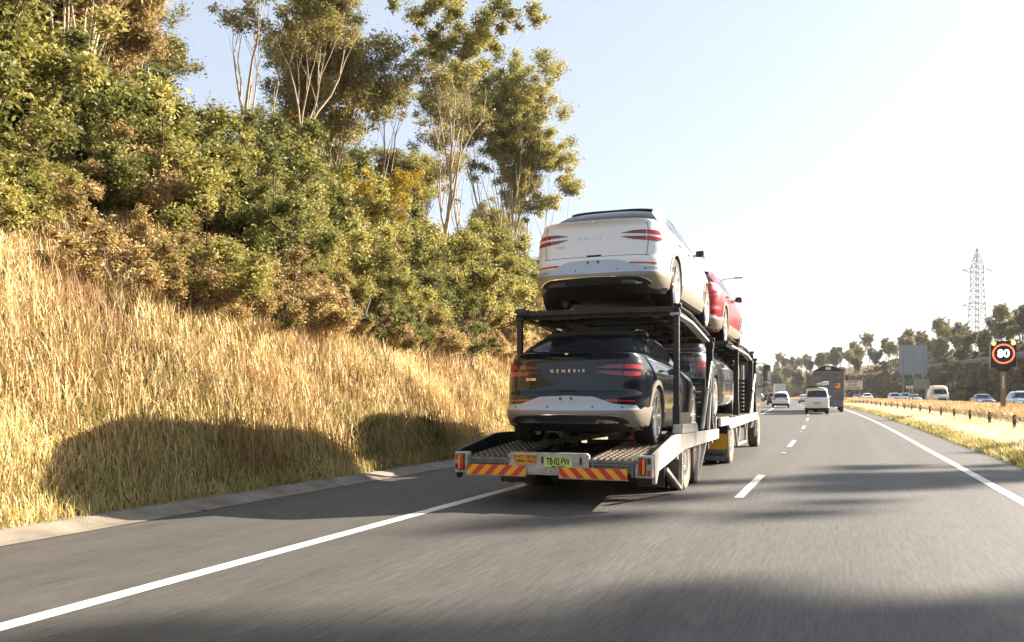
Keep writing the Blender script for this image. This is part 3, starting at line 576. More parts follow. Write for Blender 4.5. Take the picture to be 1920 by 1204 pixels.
# runways: pressed steel treads on channel beams
for s_ in (-1, 1):
    a, b = (-1.08, -.52) if s_ < 0 else (.52, 1.08); mb = MB(); ys = np.arange(0, 5.8, .075)
    for x in np.linspace(a, b-.035, 8):
        for y0, y1 in ((0, 1.7), (1.7, 5.8)): mb.bar((x+.0175, y0, deckz(y0)-.012), (x+.0175, y1, deckz(y1)-.012), .035, .030)
        for y in np.arange(.05, 5.7, .15): mb.box(x, x+.035, y, y+.06, deckz(y)-.01, deckz(y)+.016)
    for y in np.arange(.02, 5.7, .15): mb.box(a, b, y, y+.05, deckz(y)-.05, deckz(y)-.025)
    mb.build('runway', GALV, tr)
    mb = MB(); mb.box(a-.01, b+.01, -.01, .05, .545, .58); mb.box(a, b, .02, .05, .42, .54); mb.tube((a, -.002, .52), (b, -.002, .52), .011); mb.box(a+.02, a+.04, -.02, .02, .40, .56); mb.box(b-.06, b-.035, -.02, .02, .38, .56); mb.build('runway_end', mat('grey_steel', (.20, .19, .18), .5, noise=(10, .5)), tr)
mb = MB(); mb.box(-.5, .5, .25, 5.8, .50, .54); mb.box(-.55, -.42, .1, 6.2, .36, .56); mb.box(.42, .55, .1, 6.2, .36, .56)
for y in (.6, 1.6, 2.9, 4.3, 5.6): mb.box(-1.12, 1.12, y, y+.1, .42, .55)
mb.build('chassis', DKF, tr)
for s_ in (-1, 1):                                            # side rails: low at the tail, kinked up, then level
    pr = [(.0, .40), (.0, .645), (.12, .66), (1.35, .82), (2.2, .815), (5.75, .76), (5.75, .585), (2.2, .60), (1.9, .595), (.35, .44), (.25, .33), (.17, .33), (.14, .60), (.06, .61)]
    pr = [(.02, .58), (.04, .655), (1.35, .825), (1.6, .83), (5.78, .77), (5.78, .60), (2.2, .60), (.30, .44), (.16, .30), (.10, .30)]
    mb = MB(); q = T(1.24*s_ if s_ > 0 else -1.285, 0, 0) @ Matrix(((0, 0, 1, 0), (1, 0, 0, 0), (0, 1, 0, 0), (0, 0, 0, 1)))
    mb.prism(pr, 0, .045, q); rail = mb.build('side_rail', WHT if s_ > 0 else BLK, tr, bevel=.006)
    mb = MB(); a, b = sorted((1.20*s_, 1.288*s_))
    mb.prism([(1.85, .835), (1.92, .955), (3.15, .945), (3.28, .81)], 0, .14, T(1.16*s_ if s_ > 0 else -1.30, 0, 0) @ Matrix(((0, 0, 1, 0), (1, 0, 0, 0), (0, 1, 0, 0), (0, 0, 0, 1)))); s_ > 0 and mb.build('post_box', WHT, rail, bevel=.008)
    mb = MB(); mb.box(a, b, 1.52, 1.60, .50, .62); mb.box(a, b, 4.9, 4.95, .56, .61); mb.build('rail_bracket', WHT, rail); MB().bar((1.25*s_, .9, .42), (1.25*s_, 1.95, .08), .045, .045).build('stay', WHT, rail); MB().bar((1.25*s_, 2.0, .60), (1.25*s_, 1.98, .06), .05, .05).build('stay', WHT, rail)
    MB().bar((1.26*s_, 4.2, .60), (1.26*s_, 3.35, .06), .06, .03).build('landing_brace', WHT, rail); MB().bar((1.26*s_, 3.55, .60), (1.26*s_, 3.28, .06), .05, .03).build('landing_brace', WHT, rail)
    MB().box(min(1.0*s_, 1.2*s_), max(1.0*s_, 1.2*s_), 3.05, 3.12, .10, .60).build('rear_guard', DKF, rail)
    MB().prism([(-.16, -.25), (.20, -.25), (.20, .22), (-.16, .22)], 0, .015, T(.97*s_, 1.25, .40) @ RX(90)).build('mudflap', mat('brown_rubber', (.05, .042, .035), .8), tr)
text('PRIXCAR', .07, mat('faded_ink', (.012, .01, .01), .8), tr, (.97, 1.232, .42), bold=.002, xs=.6)
for y in (2.55, 3.62):
    for s_ in (-1, 1):
        for xx in (1.12, .86): wheel(tr, xx*s_, y, .40, .40, .235, s_, DUSTY if xx > 1 else RUBBER, mat('painted_rim', (.62, .60, .56), .4, noise=(8, .3)), 'truck', rimr=.62)
    MB().tube((-1.0, y, .40), (1.0, y, .40), .06, 12).build('axle', DKF, tr)
# posts, rams
def post(parent, x, y, z0, z1, w=.10, hi=None):
    mb = MB(); mb.box(x-w/2, x+w/2, y-w/2, y+w/2, z0, z1); mb.box(x-w/2-.015, x+w/2+.015, y-w/2-.015, y+w/2+.015, z1-.16, z1-.08); mb.box(x-w*.62, x+w*.62, y-w*.62, y+w*.62, z0, z0+.28)
    mb.tube((x-w/2-.03, y, z1-.02), (x+w/2+.03, y, z1-.02), .035, 10); mb.cur = 1; sg = 1 if x > 0 else -1
    for k in range(int((z1-z0-.4)/.12)): mb.tube((x+sg*(w/2-.002), y, z0+.34+k*.12), (x+sg*(w/2+.004), y, z0+.34+k*.12), .014, 8)
    return mb.build('post', [BLK, mat('pin_hole_grey', (.25, .24, .22), .5)], parent, bevel=.004)
def ram(parent, p0, p1, r=.032):
    p0 = Vector(p0); p1 = Vector(p1); m_ = p0.lerp(p1, .55); o = MB().tube(p0, m_, r, 12).tube(m_, m_.lerp(p1, .04), r*1.25, 12).build('ram', WHT, parent, smooth=40)
    MB().tube(m_, p1, r*.6, 10).build('ram_rod', CRM, o, smooth=40); return o
for s_ in (-1, 1):
    post(tr, 1.17*s_, 2.12, .93, 2.64, .078); post(tr, 1.20*s_, 5.2, .60, 2.36, .115)
    ram(tr, (1.24*s_, 4.05, .82), (1.25*s_, 5.05, 1.95)); ram(tr, (1.24*s_, 4.75, .80), (1.25*s_, 5.1, 1.85), .026)
    MB().bar((1.24*s_, 5.45, .78), (1.24*s_, 5.45, 1.0), .08, .05).build('lug', WHT, tr)
    MB().tube((1.17*s_, 4.45, .85), (1.19*s_, 5.1, 1.7), .012, 8).build('hose', DARK, tr)
# upper deck: pressed plate runways on folded beams
def updeck(parent, y0, y1, zf, half=1.15, light=True):
    mb = MB(); ys = np.linspace(y0, y1, 9)
    for a, b in ((-half+.02, -.42), (.42, half-.02)):
        for p, q in zip(ys, ys[1:]):
            M = None; zp, zq = zf(p), zf(q)
            mb.add([(a, p, zp-.02), (b, p, zp-.02), (b, q-.015, zq-.02), (a, q-.015, zq-.02), (a, p, zp), (b, p, zp), (b, q-.015, zq), (a, q-.015, zq)], [(0, 3, 2, 1), (4, 5, 6, 7), (0, 1, 5, 4), (1, 2, 6, 5), (2, 3, 7, 6), (3, 0, 4, 7)])
    mb.add([(-.42, y0+.5, zf(y0)-.06), (.42, y0+.5, zf(y0)-.06), (.42, y1, zf(y1)-.06), (-.42, y1, zf(y1)-.06)], [(0, 1, 2, 3)])
    d = mb.build('upper_deck', BLK, parent)
    mb = MB()
    for p in np.linspace(y0+.1, y1-.1, 6): mb.bar((-half+.05, p, zf(p)-.075), (half-.05, p, zf(p)-.075), .06, .08)
    for x in (-.45, .45, -.8, .8):
        for p, q in zip(ys, ys[1:]): mb.bar((x, p, zf(p)-.06), (x, q, zf(q)-.06), .05, .09)
    mb.bar((-half, y0, zf(y0)-.03), (half, y0, zf(y0)-.03), .09, .07); mb.tube((-half-.02, y0-.02, zf(y0)-.02), (-half+.15, y0-.02, zf(y0)-.02), .05, 10)
    mb.tube((-half+.3, y0+.4, zf(y0)-.16), (half-.3, y0+.4, zf(y0)-.16), .012); mb.bar((-.6, y0+.5, zf(y0)-.13), (-.15, y1-.3, zf(y1)-.12), .10, .04); mb.bar((-.95, y0+.4, zf(y0)-.12), (-.55, y0+2.0, zf(y0)-.12), .12, .04)
    mb.build('deck_frame', DKF, d)
    for s_ in (-1, 1):
        mb = MB(); 
        for p, q in zip(ys, ys[1:]): mb.bar((half*s_, p, zf(p)-.10), (half*s_, q, zf(q)-.10), .035, .12)
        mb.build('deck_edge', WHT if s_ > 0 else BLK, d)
        mb = MB(); 
        for p, q in zip(ys, ys[1:]): mb.bar(((half-.01)*s_, p, zf(p)+.04), ((half-.01)*s_, q, zf(q)+.04), .012, .09)
        mb.build('kerb_flange', BLK, d)
    mb = MB(); g = random.Random(4)
    for k in range(16):
        x = g.choice((-1, 1))*g.uniform(.5, 1.0); p = g.uniform(y0+.2, y1-.6); mb.bar((x, p, zf(p)-.024), (x, p+.28, zf(p+.28)-.024), .018, .01)
    mb.build('tread_slot', mat('bare_steel', (.5, .47, .40), .35, metal=.6), d); return d
updeck(tr, 2.05, 5.35, lambda y: float(np.interp(y, [2, 3.3, 5.4], [2.60, 2.58, 2.38])))
# black perforated loading ramp folded upright at the front of the trailer
mb = MB(); mb.box(-1.1, 1.06, 5.66, 5.70, .72, .80); mb.box(-1.1, 1.06, 5.66, 5.70, 1.60, 1.68)
for x in (-1.1, -.75, -.40, .34, .66, .98): mb.box(x, x+.08, 5.66, 5.70, .80, 1.60)
for k in range(9):
    for a, b in ((-1.02, -.75), (-.67, -.40), (.42, .66), (.74, .98)): mb.box(a, b, 5.665, 5.695, .83+k*.088, .885+k*.088)
mb.box(-.32, .34, 5.67, 5.69, .80, 1.60); mb.build('folded_ramp', BLK, tr)
MB().tube((0, 5.7, .45), (0, 7.2, .50), .07, 12).build('drawbar', DKF, tr)
# ---- truck
tk = empty('car_carrier_truck', (-3.27, 15.9, 0), 0, 'car carrier truck with dark cab pulling the trailer under the red and grey cars', 'truck', 'units of the car carrier')
mb = MB()
for a, b in ((-1.08, -.52), (.52, 1.08)):
    for y in np.arange(0, 6.9, .09): mb.box(a, b, y, y+.05, .92, .95)
mb.build('runway', GALV, tk)
mb = MB(); mb.box(-.5, -.38, -.1, 10.5, .62, .86); mb.box(.38, .5, -.1, 10.5, .62, .86); mb.box(-.5, .5, 0, 7, .86, .89)
for y in np.arange(.2, 7, 1.1): mb.box(-1.12, 1.12, y, y+.1, .78, .90)
mb.build('chassis', DKF, tk)
for s_ in (-1, 1):
    mb = MB(); mb.prism([(-.15, .81), (-.15, .965), (1.0, .965), (1.25, .93), (7.4, .965), (7.4, .79), (1.6, .72), (1.35, .72), (1.05, .81)], 0, .05, T(1.24*s_ if s_ > 0 else -1.29, 0, 0) @ Matrix(((0, 0, 1, 0), (1, 0, 0, 0), (0, 1, 0, 0), (0, 0, 0, 1)))); rail = mb.build('side_rail', WHT, tk, bevel=.006)
    mb = MB()
    for y0, y1 in ((2.6, 3.1), (3.6, 3.1), (4.6, 5.1), (5.3, 4.7)): mb.bar((1.22*s_, y0, .78), (1.22*s_, y1, .30), .05, .03)
    mb.bar((1.22*s_, 3.1, .32), (1.22*s_, 4.9, .32), .04, .05); mb.bar((1.26*s_, 6.9, .8), (1.26*s_, 6.9, .35), .05, .05); mb.bar((1.26*s_, 7.35, .9), (1.26*s_, 7.42, .45), .04, .04); mb.build('stay', WHT, rail)
    MB().box(min(.75*s_, 1.15*s_), max(.75*s_, 1.15*s_), 2.7, 4.6, .35, .75).build('tool_box', DKF, tk, bevel=.02)
    mb = MB(); mb.prism([(-.44, .14), (-.38, .08), (.38, .08), (.44, .14), (.44, .83), (-.44, .83)], 0, .02, T(.78*s_, 1.45, 0) @ RX(90)); mf = mb.build('mudflap', mat('black_mudflap', (.015, .015, .017), .6), tk)
    MB().prism([(-.44, .14), (-.38, .085), (.38, .085), (.435, .14), (.435, .30), (-.44, .30)], 0, .004, T(.78*s_, 1.432, 0) @ RX(90)).build('grey_band', mat('grey_rubber', (.13, .13, .12), .7), mf)
    c = .78*s_
    MB().prism([(.0, .305), (.425, .305), (.425, .62), (.25, .62), (.20, .46), (.0, .44)], 0, .005, T(c, 1.428, 0) @ RX(90)).build('yellow_panel', YEL, mf)
    MB().prism([(.0, .45), (.19, .47), (.24, .62), (.0, .62)], 0, .0045, T(c, 1.427, 0) @ RX(90)).build('red_panel', SRED, mf)
    text('PRIXCAR', .06, INK, mf, (c+.10, 1.422, .205), bold=.004, xs=1.55)
    for y in (2.0, 8.6):
        for xx in ((1.10, .82) if y < 3 else (1.08,)): wheel(tk, xx*s_, y, .44, .44, .26, s_, DUSTY if xx > 1 else RUBBER, MATS['painted_rim'], 'truck', rimr=.6)
    post(tk, 1.20*s_, 3.1, .96, 2.60, .10); post(tk, 1.20*s_, 6.35, .96, 2.50, .11); post(tk, 1.24*s_, 7.0, .9, 2.35, .07)
    ram(tk, (1.25*s_, 5.7, .97), (1.26*s_, 6.9, 1.95)); ram(tk, (1.25*s_, 6.1, .97), (1.26*s_, 6.5, 1.6), .026)
updeck(tk, 2.0, 6.7, lambda y: float(np.interp(y, [1.6, 2.6, 5.4, 6.8], [2.50, 2.50, 2.48, 2.34])), 1.18)
mb = MB(); mb.box(-1.06, 1.08, 7.02, 7.05, .95, 1.02)
for x in np.linspace(-1.06, 1.0, 9): mb.box(x, x+.08, 7.02, 7.05, 1.0, 1.85)
for k in range(8): mb.box(-1.0, 1.02, 7.025, 7.045, 1.05+k*.10, 1.11+k*.10)
mb.build('headboard', BLK, tk)
CABM = mat('dark_cab_paint', (.018, .019, .022), .3, coat=.6)
cabb = Body(W=[(.55, 1.12), (.8, 1.2), (1.4, 1.22), (2.0, 1.20), (2.3, 1.15), (2.42, 1.0), (2.46, .8)], yr=[(.55, .05), (2.3, .05), (2.42, .12), (2.46, .3)], yf=[(.55, 2.3), (.9, 2.38), (1.4, 2.35), (2.1, 2.2), (2.3, 2.1), (2.46, 1.7)], yc=1.15, n=((0, 12), (2.46, 8)), m=((0, 12), (2.46, 8)))
cb = cabb.shell('cab', [CABM, DARK], rings=30, seg=90); cb.parent = tk; cb.location = (0, 7.3, 0)
mb = MB(); mb.box(-1.1, 1.0, 7.28, 7.5, 2.30, 2.36)
for x in (-.9, -.4, .1, .45, .8): mb.box(x, x+.18, 7.28, 7.4, 2.36, 2.42)
mb.build('roof_rack', BLK, tk); MB().box(.05, .62, 7.30, 7.335, 1.35, 2.0).build('rear_window', mat('pale_reflecting_pane', (.30, .34, .40), .08, spec=.8), tk); mb = MB(); mb.box(.0, .05, 7.29, 7.345, 1.30, 2.05); mb.box(.62, .67, 7.29, 7.345, 1.30, 2.05); mb.box(.0, .67, 7.28, 7.35, 2.0, 2.06); mb.build('window_frame', mat('grey_steel', (.2, .2, .2)), tk)
mb = MB()
for x in (.80, .93): mb.tube((x, 7.12, .95), (x, 7.12, 2.2), .035, 10)
mb.build('exhaust_stack', WHT, tk, smooth=40)
for s_ in (-1, 1):
    a = MB(); a.path([(1.15*s_, 7.4, 2.22), (1.35*s_, 7.35, 2.26), (1.50*s_, 7.3, 2.24), (1.53*s_, 7.3, 2.10)], [.012]*4, 6); a.path([(1.15*s_, 7.4, 1.62), (1.5*s_, 7.3, 1.66), (1.53*s_, 7.3, 1.75)], [.012]*3, 6); ar = a.build('mirror_arm', BLK, tk)
    MB().box(1.53*s_-.095, 1.53*s_+.095, 7.22, 7.30, 1.78, 2.20).build('mirror_housing', DARK, ar, bevel=.03); MB().box(1.53*s_-.08, 1.53*s_+.08, 7.210, 7.218, 1.80, 2.18).build('mirror_glass', mat('mirror_glass', (.5, .5, .52), .05, metal=1), ar)
# ------------------------------------------------ trees and shrubs
GUM = leafmat('gum_leaves', (.075, .075, .022), (.28, .245, .075), (.56, .46, .19), .42)
GUMY = leafmat('yellow_green_leaves', (.095, .105, .022), (.34, .305, .075), (.62, .53, .19), .45)
BUSHG = leafmat('bush_leaves', (.045, .058, .014), (.165, .175, .038), (.44, .38, .13), .45)
BROWN = leafmat('russet_leaves', (.12, .08, .028), (.42, .30, .115), (.68, .50, .24), .38)
WATTLE = leafmat('wattle_flowers', (.16, .13, .015), (.45, .33, .03), (.75, .52, .05), .3)
DARKG = leafmat('far_gum_leaves', (.055, .06, .032), (.165, .155, .075), (.34, .29, .14), .35)
STRAW = leafmat('straw_shrub', (.18, .13, .045), (.48, .34, .13), (.74, .56, .28), .4)
BARK = mat('pale_bark', (.46, .36, .25), .8, noise=(3, .45, (1, 1, .25)), bump=(20, .4)); BARKD = mat('brown_bark', (.14, .10, .07), .85, noise=(4, .5), bump=(25, .5))
def leafcloud(C, Rr, n_per, size, seed, flat=.75, shell=.5, droop=.35, aspect=.36):
    """leaf-shaped quads filling lumpy clusters; returns V, F, tint"""
    g = np.random.default_rng(seed); K = len(C); C = np.asarray(C, float); Rr = np.asarray(Rr, float)
    npn = np.maximum(8, (n_per*(Rr/Rr.mean())**2).astype(int)); idx = np.repeat(np.arange(K), npn); N = len(idx)
    d = g.normal(size=(N, 3)); d /= np.linalg.norm(d, axis=1, keepdims=True); rad = (1-shell*g.random(N)**1.4)*(.75+.5*g.random(N)**3)
    # sub-clusters: pull leaves towards a few lobes so that gaps open up
    lob = g.normal(size=(K, 9, 3)); lob /= np.linalg.norm(lob, axis=2, keepdims=True); li = g.integers(0, 9, N)
    d = d*.52+lob[idx, li]*.62; P = C[idx]+d*(rad*Rr[idx])[:, None]*np.array([1, 1, flat])
    a = g.uniform(0, 2*pi, N); L = size*g.uniform(.6, 1.35, N)
    ax = np.stack([np.cos(a), np.sin(a), g.normal(-droop, .55, N)], -1); ax /= np.linalg.norm(ax, axis=1, keepdims=True)
    r = g.normal(size=(N, 3)); bx = np.cross(ax, r); bx /= np.maximum(np.linalg.norm(bx, axis=1, keepdims=True), 1e-6)
    A = ax*L[:, None]/2; Bv = bx*(L*aspect/2)[:, None]
    V = np.stack([P-A, P+Bv-A*.1, P+A, P-Bv-A*.1], 1).reshape(-1, 3); F = np.arange(N*4).reshape(-1, 4)
    ct = g.uniform(-.22, .22, K); t = np.clip(.45+ct[idx]+.16*g.normal(size=N), 0, 1); return V, F, t
def tree(name, h, spread, leaf, bark, seed, trunks=1, first=.42, nleaf=130, size=.22, clump=.95, levels=4, rad=.17, density=1.0, vary=(.75, 1.25), top_only=False, lean=.1, fl=.75):
    """root Empty > trunk, crown"""
    if levels == 4: nleaf *= .30; clump *= .60
    rg = random.Random(seed); mb = MB(); C = []; Rr = []
    def limb(p, dirv, L, r, lev):
        n = 4; pts = [p]; rads = [r]; d = Vector(dirv).normalized(); q = Vector(p)
        for i in range(n):
            d = (d+Vector((rg.gauss(0, .10), rg.gauss(0, .10), rg.gauss(.06, .05)))).normalized(); q = q+d*L/n; pts.append(tuple(q)); rads.append(r*(1-.14*(i+1)))
        mb.path(pts, rads, 7 if lev < 2 else 4)
        if lev >= levels-1:
            C.append(tuple(q)); Rr.append(clump*rg.uniform(*vary))
            if rg.random() < .55: m_ = Vector(pts[2]); C.append(tuple(m_+Vector((rg.gauss(0, .3), rg.gauss(0, .3), .1)))); Rr.append(clump*rg.uniform(.5, .85))
            return
        k = rg.choice((2, 3, 3) if levels == 4 else (3, 4)) if lev > 0 else rg.choice((4, 5))
        a0 = rg.uniform(0, 2*pi)
        for i in range(k):
            a = a0+2*pi*i/k+rg.uniform(-.5, .5); out = rg.uniform(.45, .95) if lev == 0 else rg.uniform(.5, 1.2); out *= spread
            nd = Vector((cos(a)*out, sin(a)*out, 1)).normalized()*.8+d*.35; st = Vector(pts[-1] if i < 2 else pts[rg.choice((2, 3, 4))])
            limb(tuple(st), nd, L*rg.uniform(.55, .85), rads[-1]*rg.uniform(.5, .75), lev+1)
        if lev == 0 and rg.random() < .8: limb(pts[-1], d, L*.8, rads[-1]*.8, lev+1)
    for t in range(trunks):
        a = 2*pi*t/trunks+rg.uniform(-.4, .4); o = .0 if trunks == 1 else .25
        limb((o*cos(a), o*sin(a), -.6), (lean*cos(a), lean*sin(a), 1), h*first, rad*rg.uniform(.8, 1.1), 0)
    # scale crown so that the tree is h high
    zt = max(c[2]+r*.5 for c, r in zip(C, Rr)); k = h/zt
    C = [(c[0], c[1], c[2]*k) for c in C]; mb.v = [(v[0], v[1], v[2]*k if v[2] > 0 else v[2]) for v in mb.v]
    r = empty(name); mb.build('trunk', bark, r, smooth=60)
    V, F, tt = leafcloud(C, Rr, nleaf*density, size, seed, flat=fl); npmesh('crown', V, F, leaf, tt, r); return r
def bush(name, w, h, leaf, seed, n=16, nleaf=260, size=.12, bark=None):
    rg = random.Random(seed); C = []; Rr = []; mb = MB()
    n = int(n*1.9); nleaf *= .62
    for i in range(n):
        a = rg.uniform(0, 2*pi); q = rg.random()**.6*rg.uniform(.85, 1.35); z = h*(.10+rg.uniform(.6, 1.0)*rg.random()*max(.25, 1-.45*q)*(1+.25*sin(3*a+seed))); C.append((w/2*q*cos(a), w/2*q*sin(a), z)); Rr.append(min(w, h)*rg.uniform(.08, .24))
        mb.path([(.1*cos(a), .1*sin(a), -.2), (w/4*q*cos(a), w/4*q*sin(a), z*.5), C[-1]], [.03, .02, .008], 4)
    r = empty(name); mb.build('stems', bark or BARKD, r); V, F, t = leafcloud(C, Rr, nleaf, size, seed, flat=.85, shell=.8, droop=.1, aspect=.45); npmesh('foliage', V, F, leaf, t, r); return r
def plant(proto, first, xp, y, rz, sc, label, cat, group=None, dz=0, szz=1):
    o = proto if first else copy_tree(proto)
    o.location = W3(xp, y, dz); o.rotation_euler = (0, 0, rz); o.scale = (sc, sc, sc*szz); tag(o, label, cat, group); return o
# big trees of the left bank, each with its own crown
LEFT = 'gum trees on the left bank'
def uof(xp, y):
    x = xp+float(cx(y)); return 960+1600*(x*cos(TH)+y*sin(TH))/(-x*sin(TH)+y*cos(TH))
t = tree('gum_tree', 8.5, .8, BROWN, BARK, 21, trunks=4, first=.22, nleaf=1900, size=.16, clump=1.35, lean=.25)
plant(t, True, -22.8, 20.0, .4, 1.2, 'large russet tree with dense brown crown at the top left corner', 'tree', LEFT)
plant(t, False, -24.5, 16.0, 2.4, 1.3, 'second russet tree standing left of the large one', 'tree', LEFT); plant(t, False, -24.0, 22.6, 4.4, 1.0, 'smaller russet tree right of the large one', 'tree', LEFT)
t = tree('gum_tree', 12.5, .42, GUM, BARK, 22, trunks=2, first=.42, nleaf=700, size=.14, clump=1.1, lean=.05, rad=.24, vary=(.6, 1.2))
plant(t, True, -22.5, 28.6, 1.0, 1, 'tall sparse gum with a pair of bare pale trunks right of the russet tree', 'tree', LEFT)
t = tree('gum_tree', 13.5, .5, GUM, BARK, 30, trunks=3, first=.45, nleaf=800, size=.15, clump=1.25, lean=.06, rad=.2)
plant(t, True, -25.0, 36.8, 2.0, 1, 'tall gum with white upright stems rising out of the olive crown', 'tree', LEFT)
t = tree('gum_tree', 11.5, .8, GUM, BARKD, 24, trunks=3, first=.3, nleaf=760, size=.17, clump=1.5, lean=.25)
plant(t, True, -22.5, 36.5, 0.3, 1, 'broad dense olive brown tree in front of the white stemmed gums', 'tree', LEFT)
t = tree('gum_tree', 16.5, .40, GUMY, BARK, 44, trunks=1, first=.52, nleaf=1200, size=.19, clump=1.3, rad=.22, vary=(.7, 1.3), lean=.0)
plant(t, True, -19.5, 41, 0.0, 1, 'very tall slim gum with one pale trunk reaching down the grassy slope', 'tree', LEFT)
t = tree('gum_tree', 19, .62, GUMY, BARK, 46, trunks=5, first=.30, nleaf=1200, size=.20, clump=1.5, lean=.16, rad=.17)
plant(t, True, -23.5, 61, 0.9, 1, 'big spreading gum on several pale trunks above the white car', 'tree', LEFT)
t = tree('gum_tree', 15, .7, GUMY, BARK, 47, trunks=3, first=.30, nleaf=850, size=.21, clump=1.45, lean=.2)
plant(t, True, -21.5, 62, 2.2, 1, 'gum with a rounded yellow green crown at the right end of the left wood', 'tree', LEFT)
t = tree('gum_tree', 14, .6, GUM, BARK, 49, trunks=2, first=.34, nleaf=560, size=.18, clump=1.35, lean=.15)
plant(t, True, -21.5, 47.0, 1.2, 1, 'mid height gum filling the gap right of the tall slim trunk', 'tree', LEFT)
t = tree('wattle_tree', 5.0, .7, WATTLE, BARKD, 48, trunks=2, first=.3, nleaf=200, size=.12, clump=.55, lean=.3)
plant(t, True, -16.6, 29.5, 0, 1, 'small wattle in yellow flower among the shrubs halfway up the bank', 'tree', 'wattles in flower')
plant(t, False, -24.5, 38.6, 2, 2.3, 'tall wattle with yellow flowering top behind the olive tree', 'tree', 'wattles in flower')
# filler trees behind: copies of two forms
fa = tree('gum_tree', 13, .6, GUM, BARKD, 51, trunks=2, first=.32, nleaf=480, size=.22, clump=1.5, lean=.18)
fb = tree('gum_tree', 12, .65, GUMY, BARK, 52, trunks=3, first=.32, nleaf=480, size=.22, clump=1.45, lean=.18)
fc = tree('gum_tree', 11, .75, GUMY, BARKD, 53, trunks=3, first=.25, nleaf=1500, size=.105, clump=1.5, lean=.25)
plant(fc, True, -27, 7.5, 0, 1.0, 'leafy yellow green gum at the far left edge of the view', 'tree', LEFT); plant(fc, False, -29, 13.5, 2, 1.15, 'taller leafy yellow green gum behind the left edge shrubs', 'tree', LEFT); plant(fc, False, -24.5, 14, 4, .7, 'low leafy gum in front of the russet tree', 'tree', LEFT)
FILL = [(-31, 22, 1.0, 0), (-27, 25, .75, 1), (-33, 34, .8, 0), (-31, 48, .8, 0), (-26, 50, .75, 1), (-29, 56, .8, 0), (-27, 68, .7, 1), (-31, 80, .75, 0), (-22, 80, .6, 1), (-24, 92, .6, 0), (-24, 106, .55, 1), (-28, 124, .7, 0), (-26, 145, .6, 1), (-26, 170, .65, 0), (-24, 200, .7, 1), (-26, 230, .8, 0), (-27, 265, .9, 1), (-29, 40, .7, 1)]
def zone(x, y):
    u = uof(x, y)
    for a, s in ((120, 'at the left edge'), (330, 'below the russet tree'), (500, 'near the bare trunks'), (660, 'near the broad olive tree'), (800, 'near the yellow wattle'), (900, 'near the tall slim trunk'), (1010, 'near the many trunked gum'), (1300, 'behind the carrier')):
        if u < a: return s
    return 'far down the left side'
for i, (x, y, s, k) in enumerate(FILL):
    plant(fb if k else fa, i == (1 if k else 0), x, y, i*1.7, s, ('large ' if s > .75 else 'lesser ')+('yellow green gum with pale stems' if k else 'dull green gum with dark stems')+' behind the left wood, '+zone(x, y), 'tree', 'background gums of the left wood')
# shrubs: green mass high on the bank, scattered ones lower down
ba = bush('shrub', 3.6, 3.4, BUSHG, 61, 22, 800, .115); bb = bush('shrub', 3.4, 3.2, GUMY, 62, 22, 800, .115); bc = bush('shrub', 3.0, 2.6, BROWN, 63, 18, 560, .11); bd = bush('shrub', 2.4, 1.9, STRAW, 64, 16, 520, .10); be = bush('shrub', 1.5, 1.2, BUSHG, 65, 12, 260, .10)
PRO = {'a': ba, 'b': bb, 'c': bc, 'd': bd, 'e': be}; used = set(); rg = random.Random(5)
NM = {'a': 'dark green rounded shrub', 'b': 'bright yellow green shrub', 'c': 'russet brown dry shrub', 'd': 'straw coloured bushy shrub', 'e': 'small low green shrub'}
PL = []
SZ = {0: 'small ', 1: 'middling ', 2: 'big '}
for i in range(60):       # belt along the upper slope
    y = 4+i*1.1+rg.uniform(-.6, .6); PL.append((rg.choice('aabbbbc'), -20.0-rg.uniform(0, 2.6), y, rg.uniform(.9, 1.5), 'high on the left slope'))
for i in range(48):
    y = 6+i*1.4+rg.uniform(-.8, .8); PL.append((rg.choice('aabbcdd'), -17.0-rg.uniform(0, 2.2), y, rg.uniform(.6, 1.1), 'halfway up the left slope'))
for i in range(56):
    y = 9+i*1.1+rg.uniform(-1, 1); PL.append((rg.choice('abccddde'), -13.6-rg.uniform(0, 2.8), y, rg.uniform(.45, .85), 'in the dry slope grass'))
for i in range(46):
    y = 11+i*1.0+rg.uniform(-1, 1); PL.append((rg.choice('cddddde'), -10.6-rg.uniform(0, 2.6), y, rg.uniform(.4, .8), 'low on the left slope'))
for i in range(22):
    y = 66+i*6+rg.uniform(-2, 2); PL.append((rg.choice('abbd'), -15-rg.uniform(0, 7), y, rg.uniform(1.0, 1.5), 'far along the left bank'))
PL += [('a', -16.6, 23.0, 1.3, 'as the big dark clump left of the yellow wattle'), ('a', -15.8, 21.6, 1.1, 'just below the big dark clump'), ('e', -11.2, 18.5, 1.3, 'alone low on the grass left of the carrier'), ('b', -18.5, 17, 1.5, 'as a broad pale mass under the russet tree'), ('b', -18, 13, 1.5, 'as a broad pale mass at the left edge'),
       ('a', -18.5, 31, 1.4, 'beside the wattle trunk'), ('b', -18, 49, 1.5, 'at the foot of the many trunked gum'), ('b', -16.5, 55, 1.6, 'just left of the white car on the upper deck'), ('a', -13, 17.5, .9, 'dark and alone in the middle of the golden grass')]
PX = []
for i in range(16): PX.append((rg.choice('aabbc'), -15.6-rg.uniform(0, 2.2), 6+i*1.0, rg.uniform(.8, 1.25), 'on the near left slope'))
for i in range(22): PX.append((rg.choice('bbcdda'), -13.0-rg.uniform(0, 2.0), 7.5+i*.9, rg.uniform(.6, .95), 'on the near left slope'))
for i in range(16): PX.append((rg.choice('aaabc'), -13.6-rg.uniform(0, 3.4), 15+i*.75, rg.uniform(.7, 1.15), 'at mid slope'))
for i in range(18): PX.append((rg.choice('bbda'), -12.5-rg.uniform(0, 5), 28+i*1.7, rg.uniform(.8, 1.3), 'beside the tall slim trunk'))
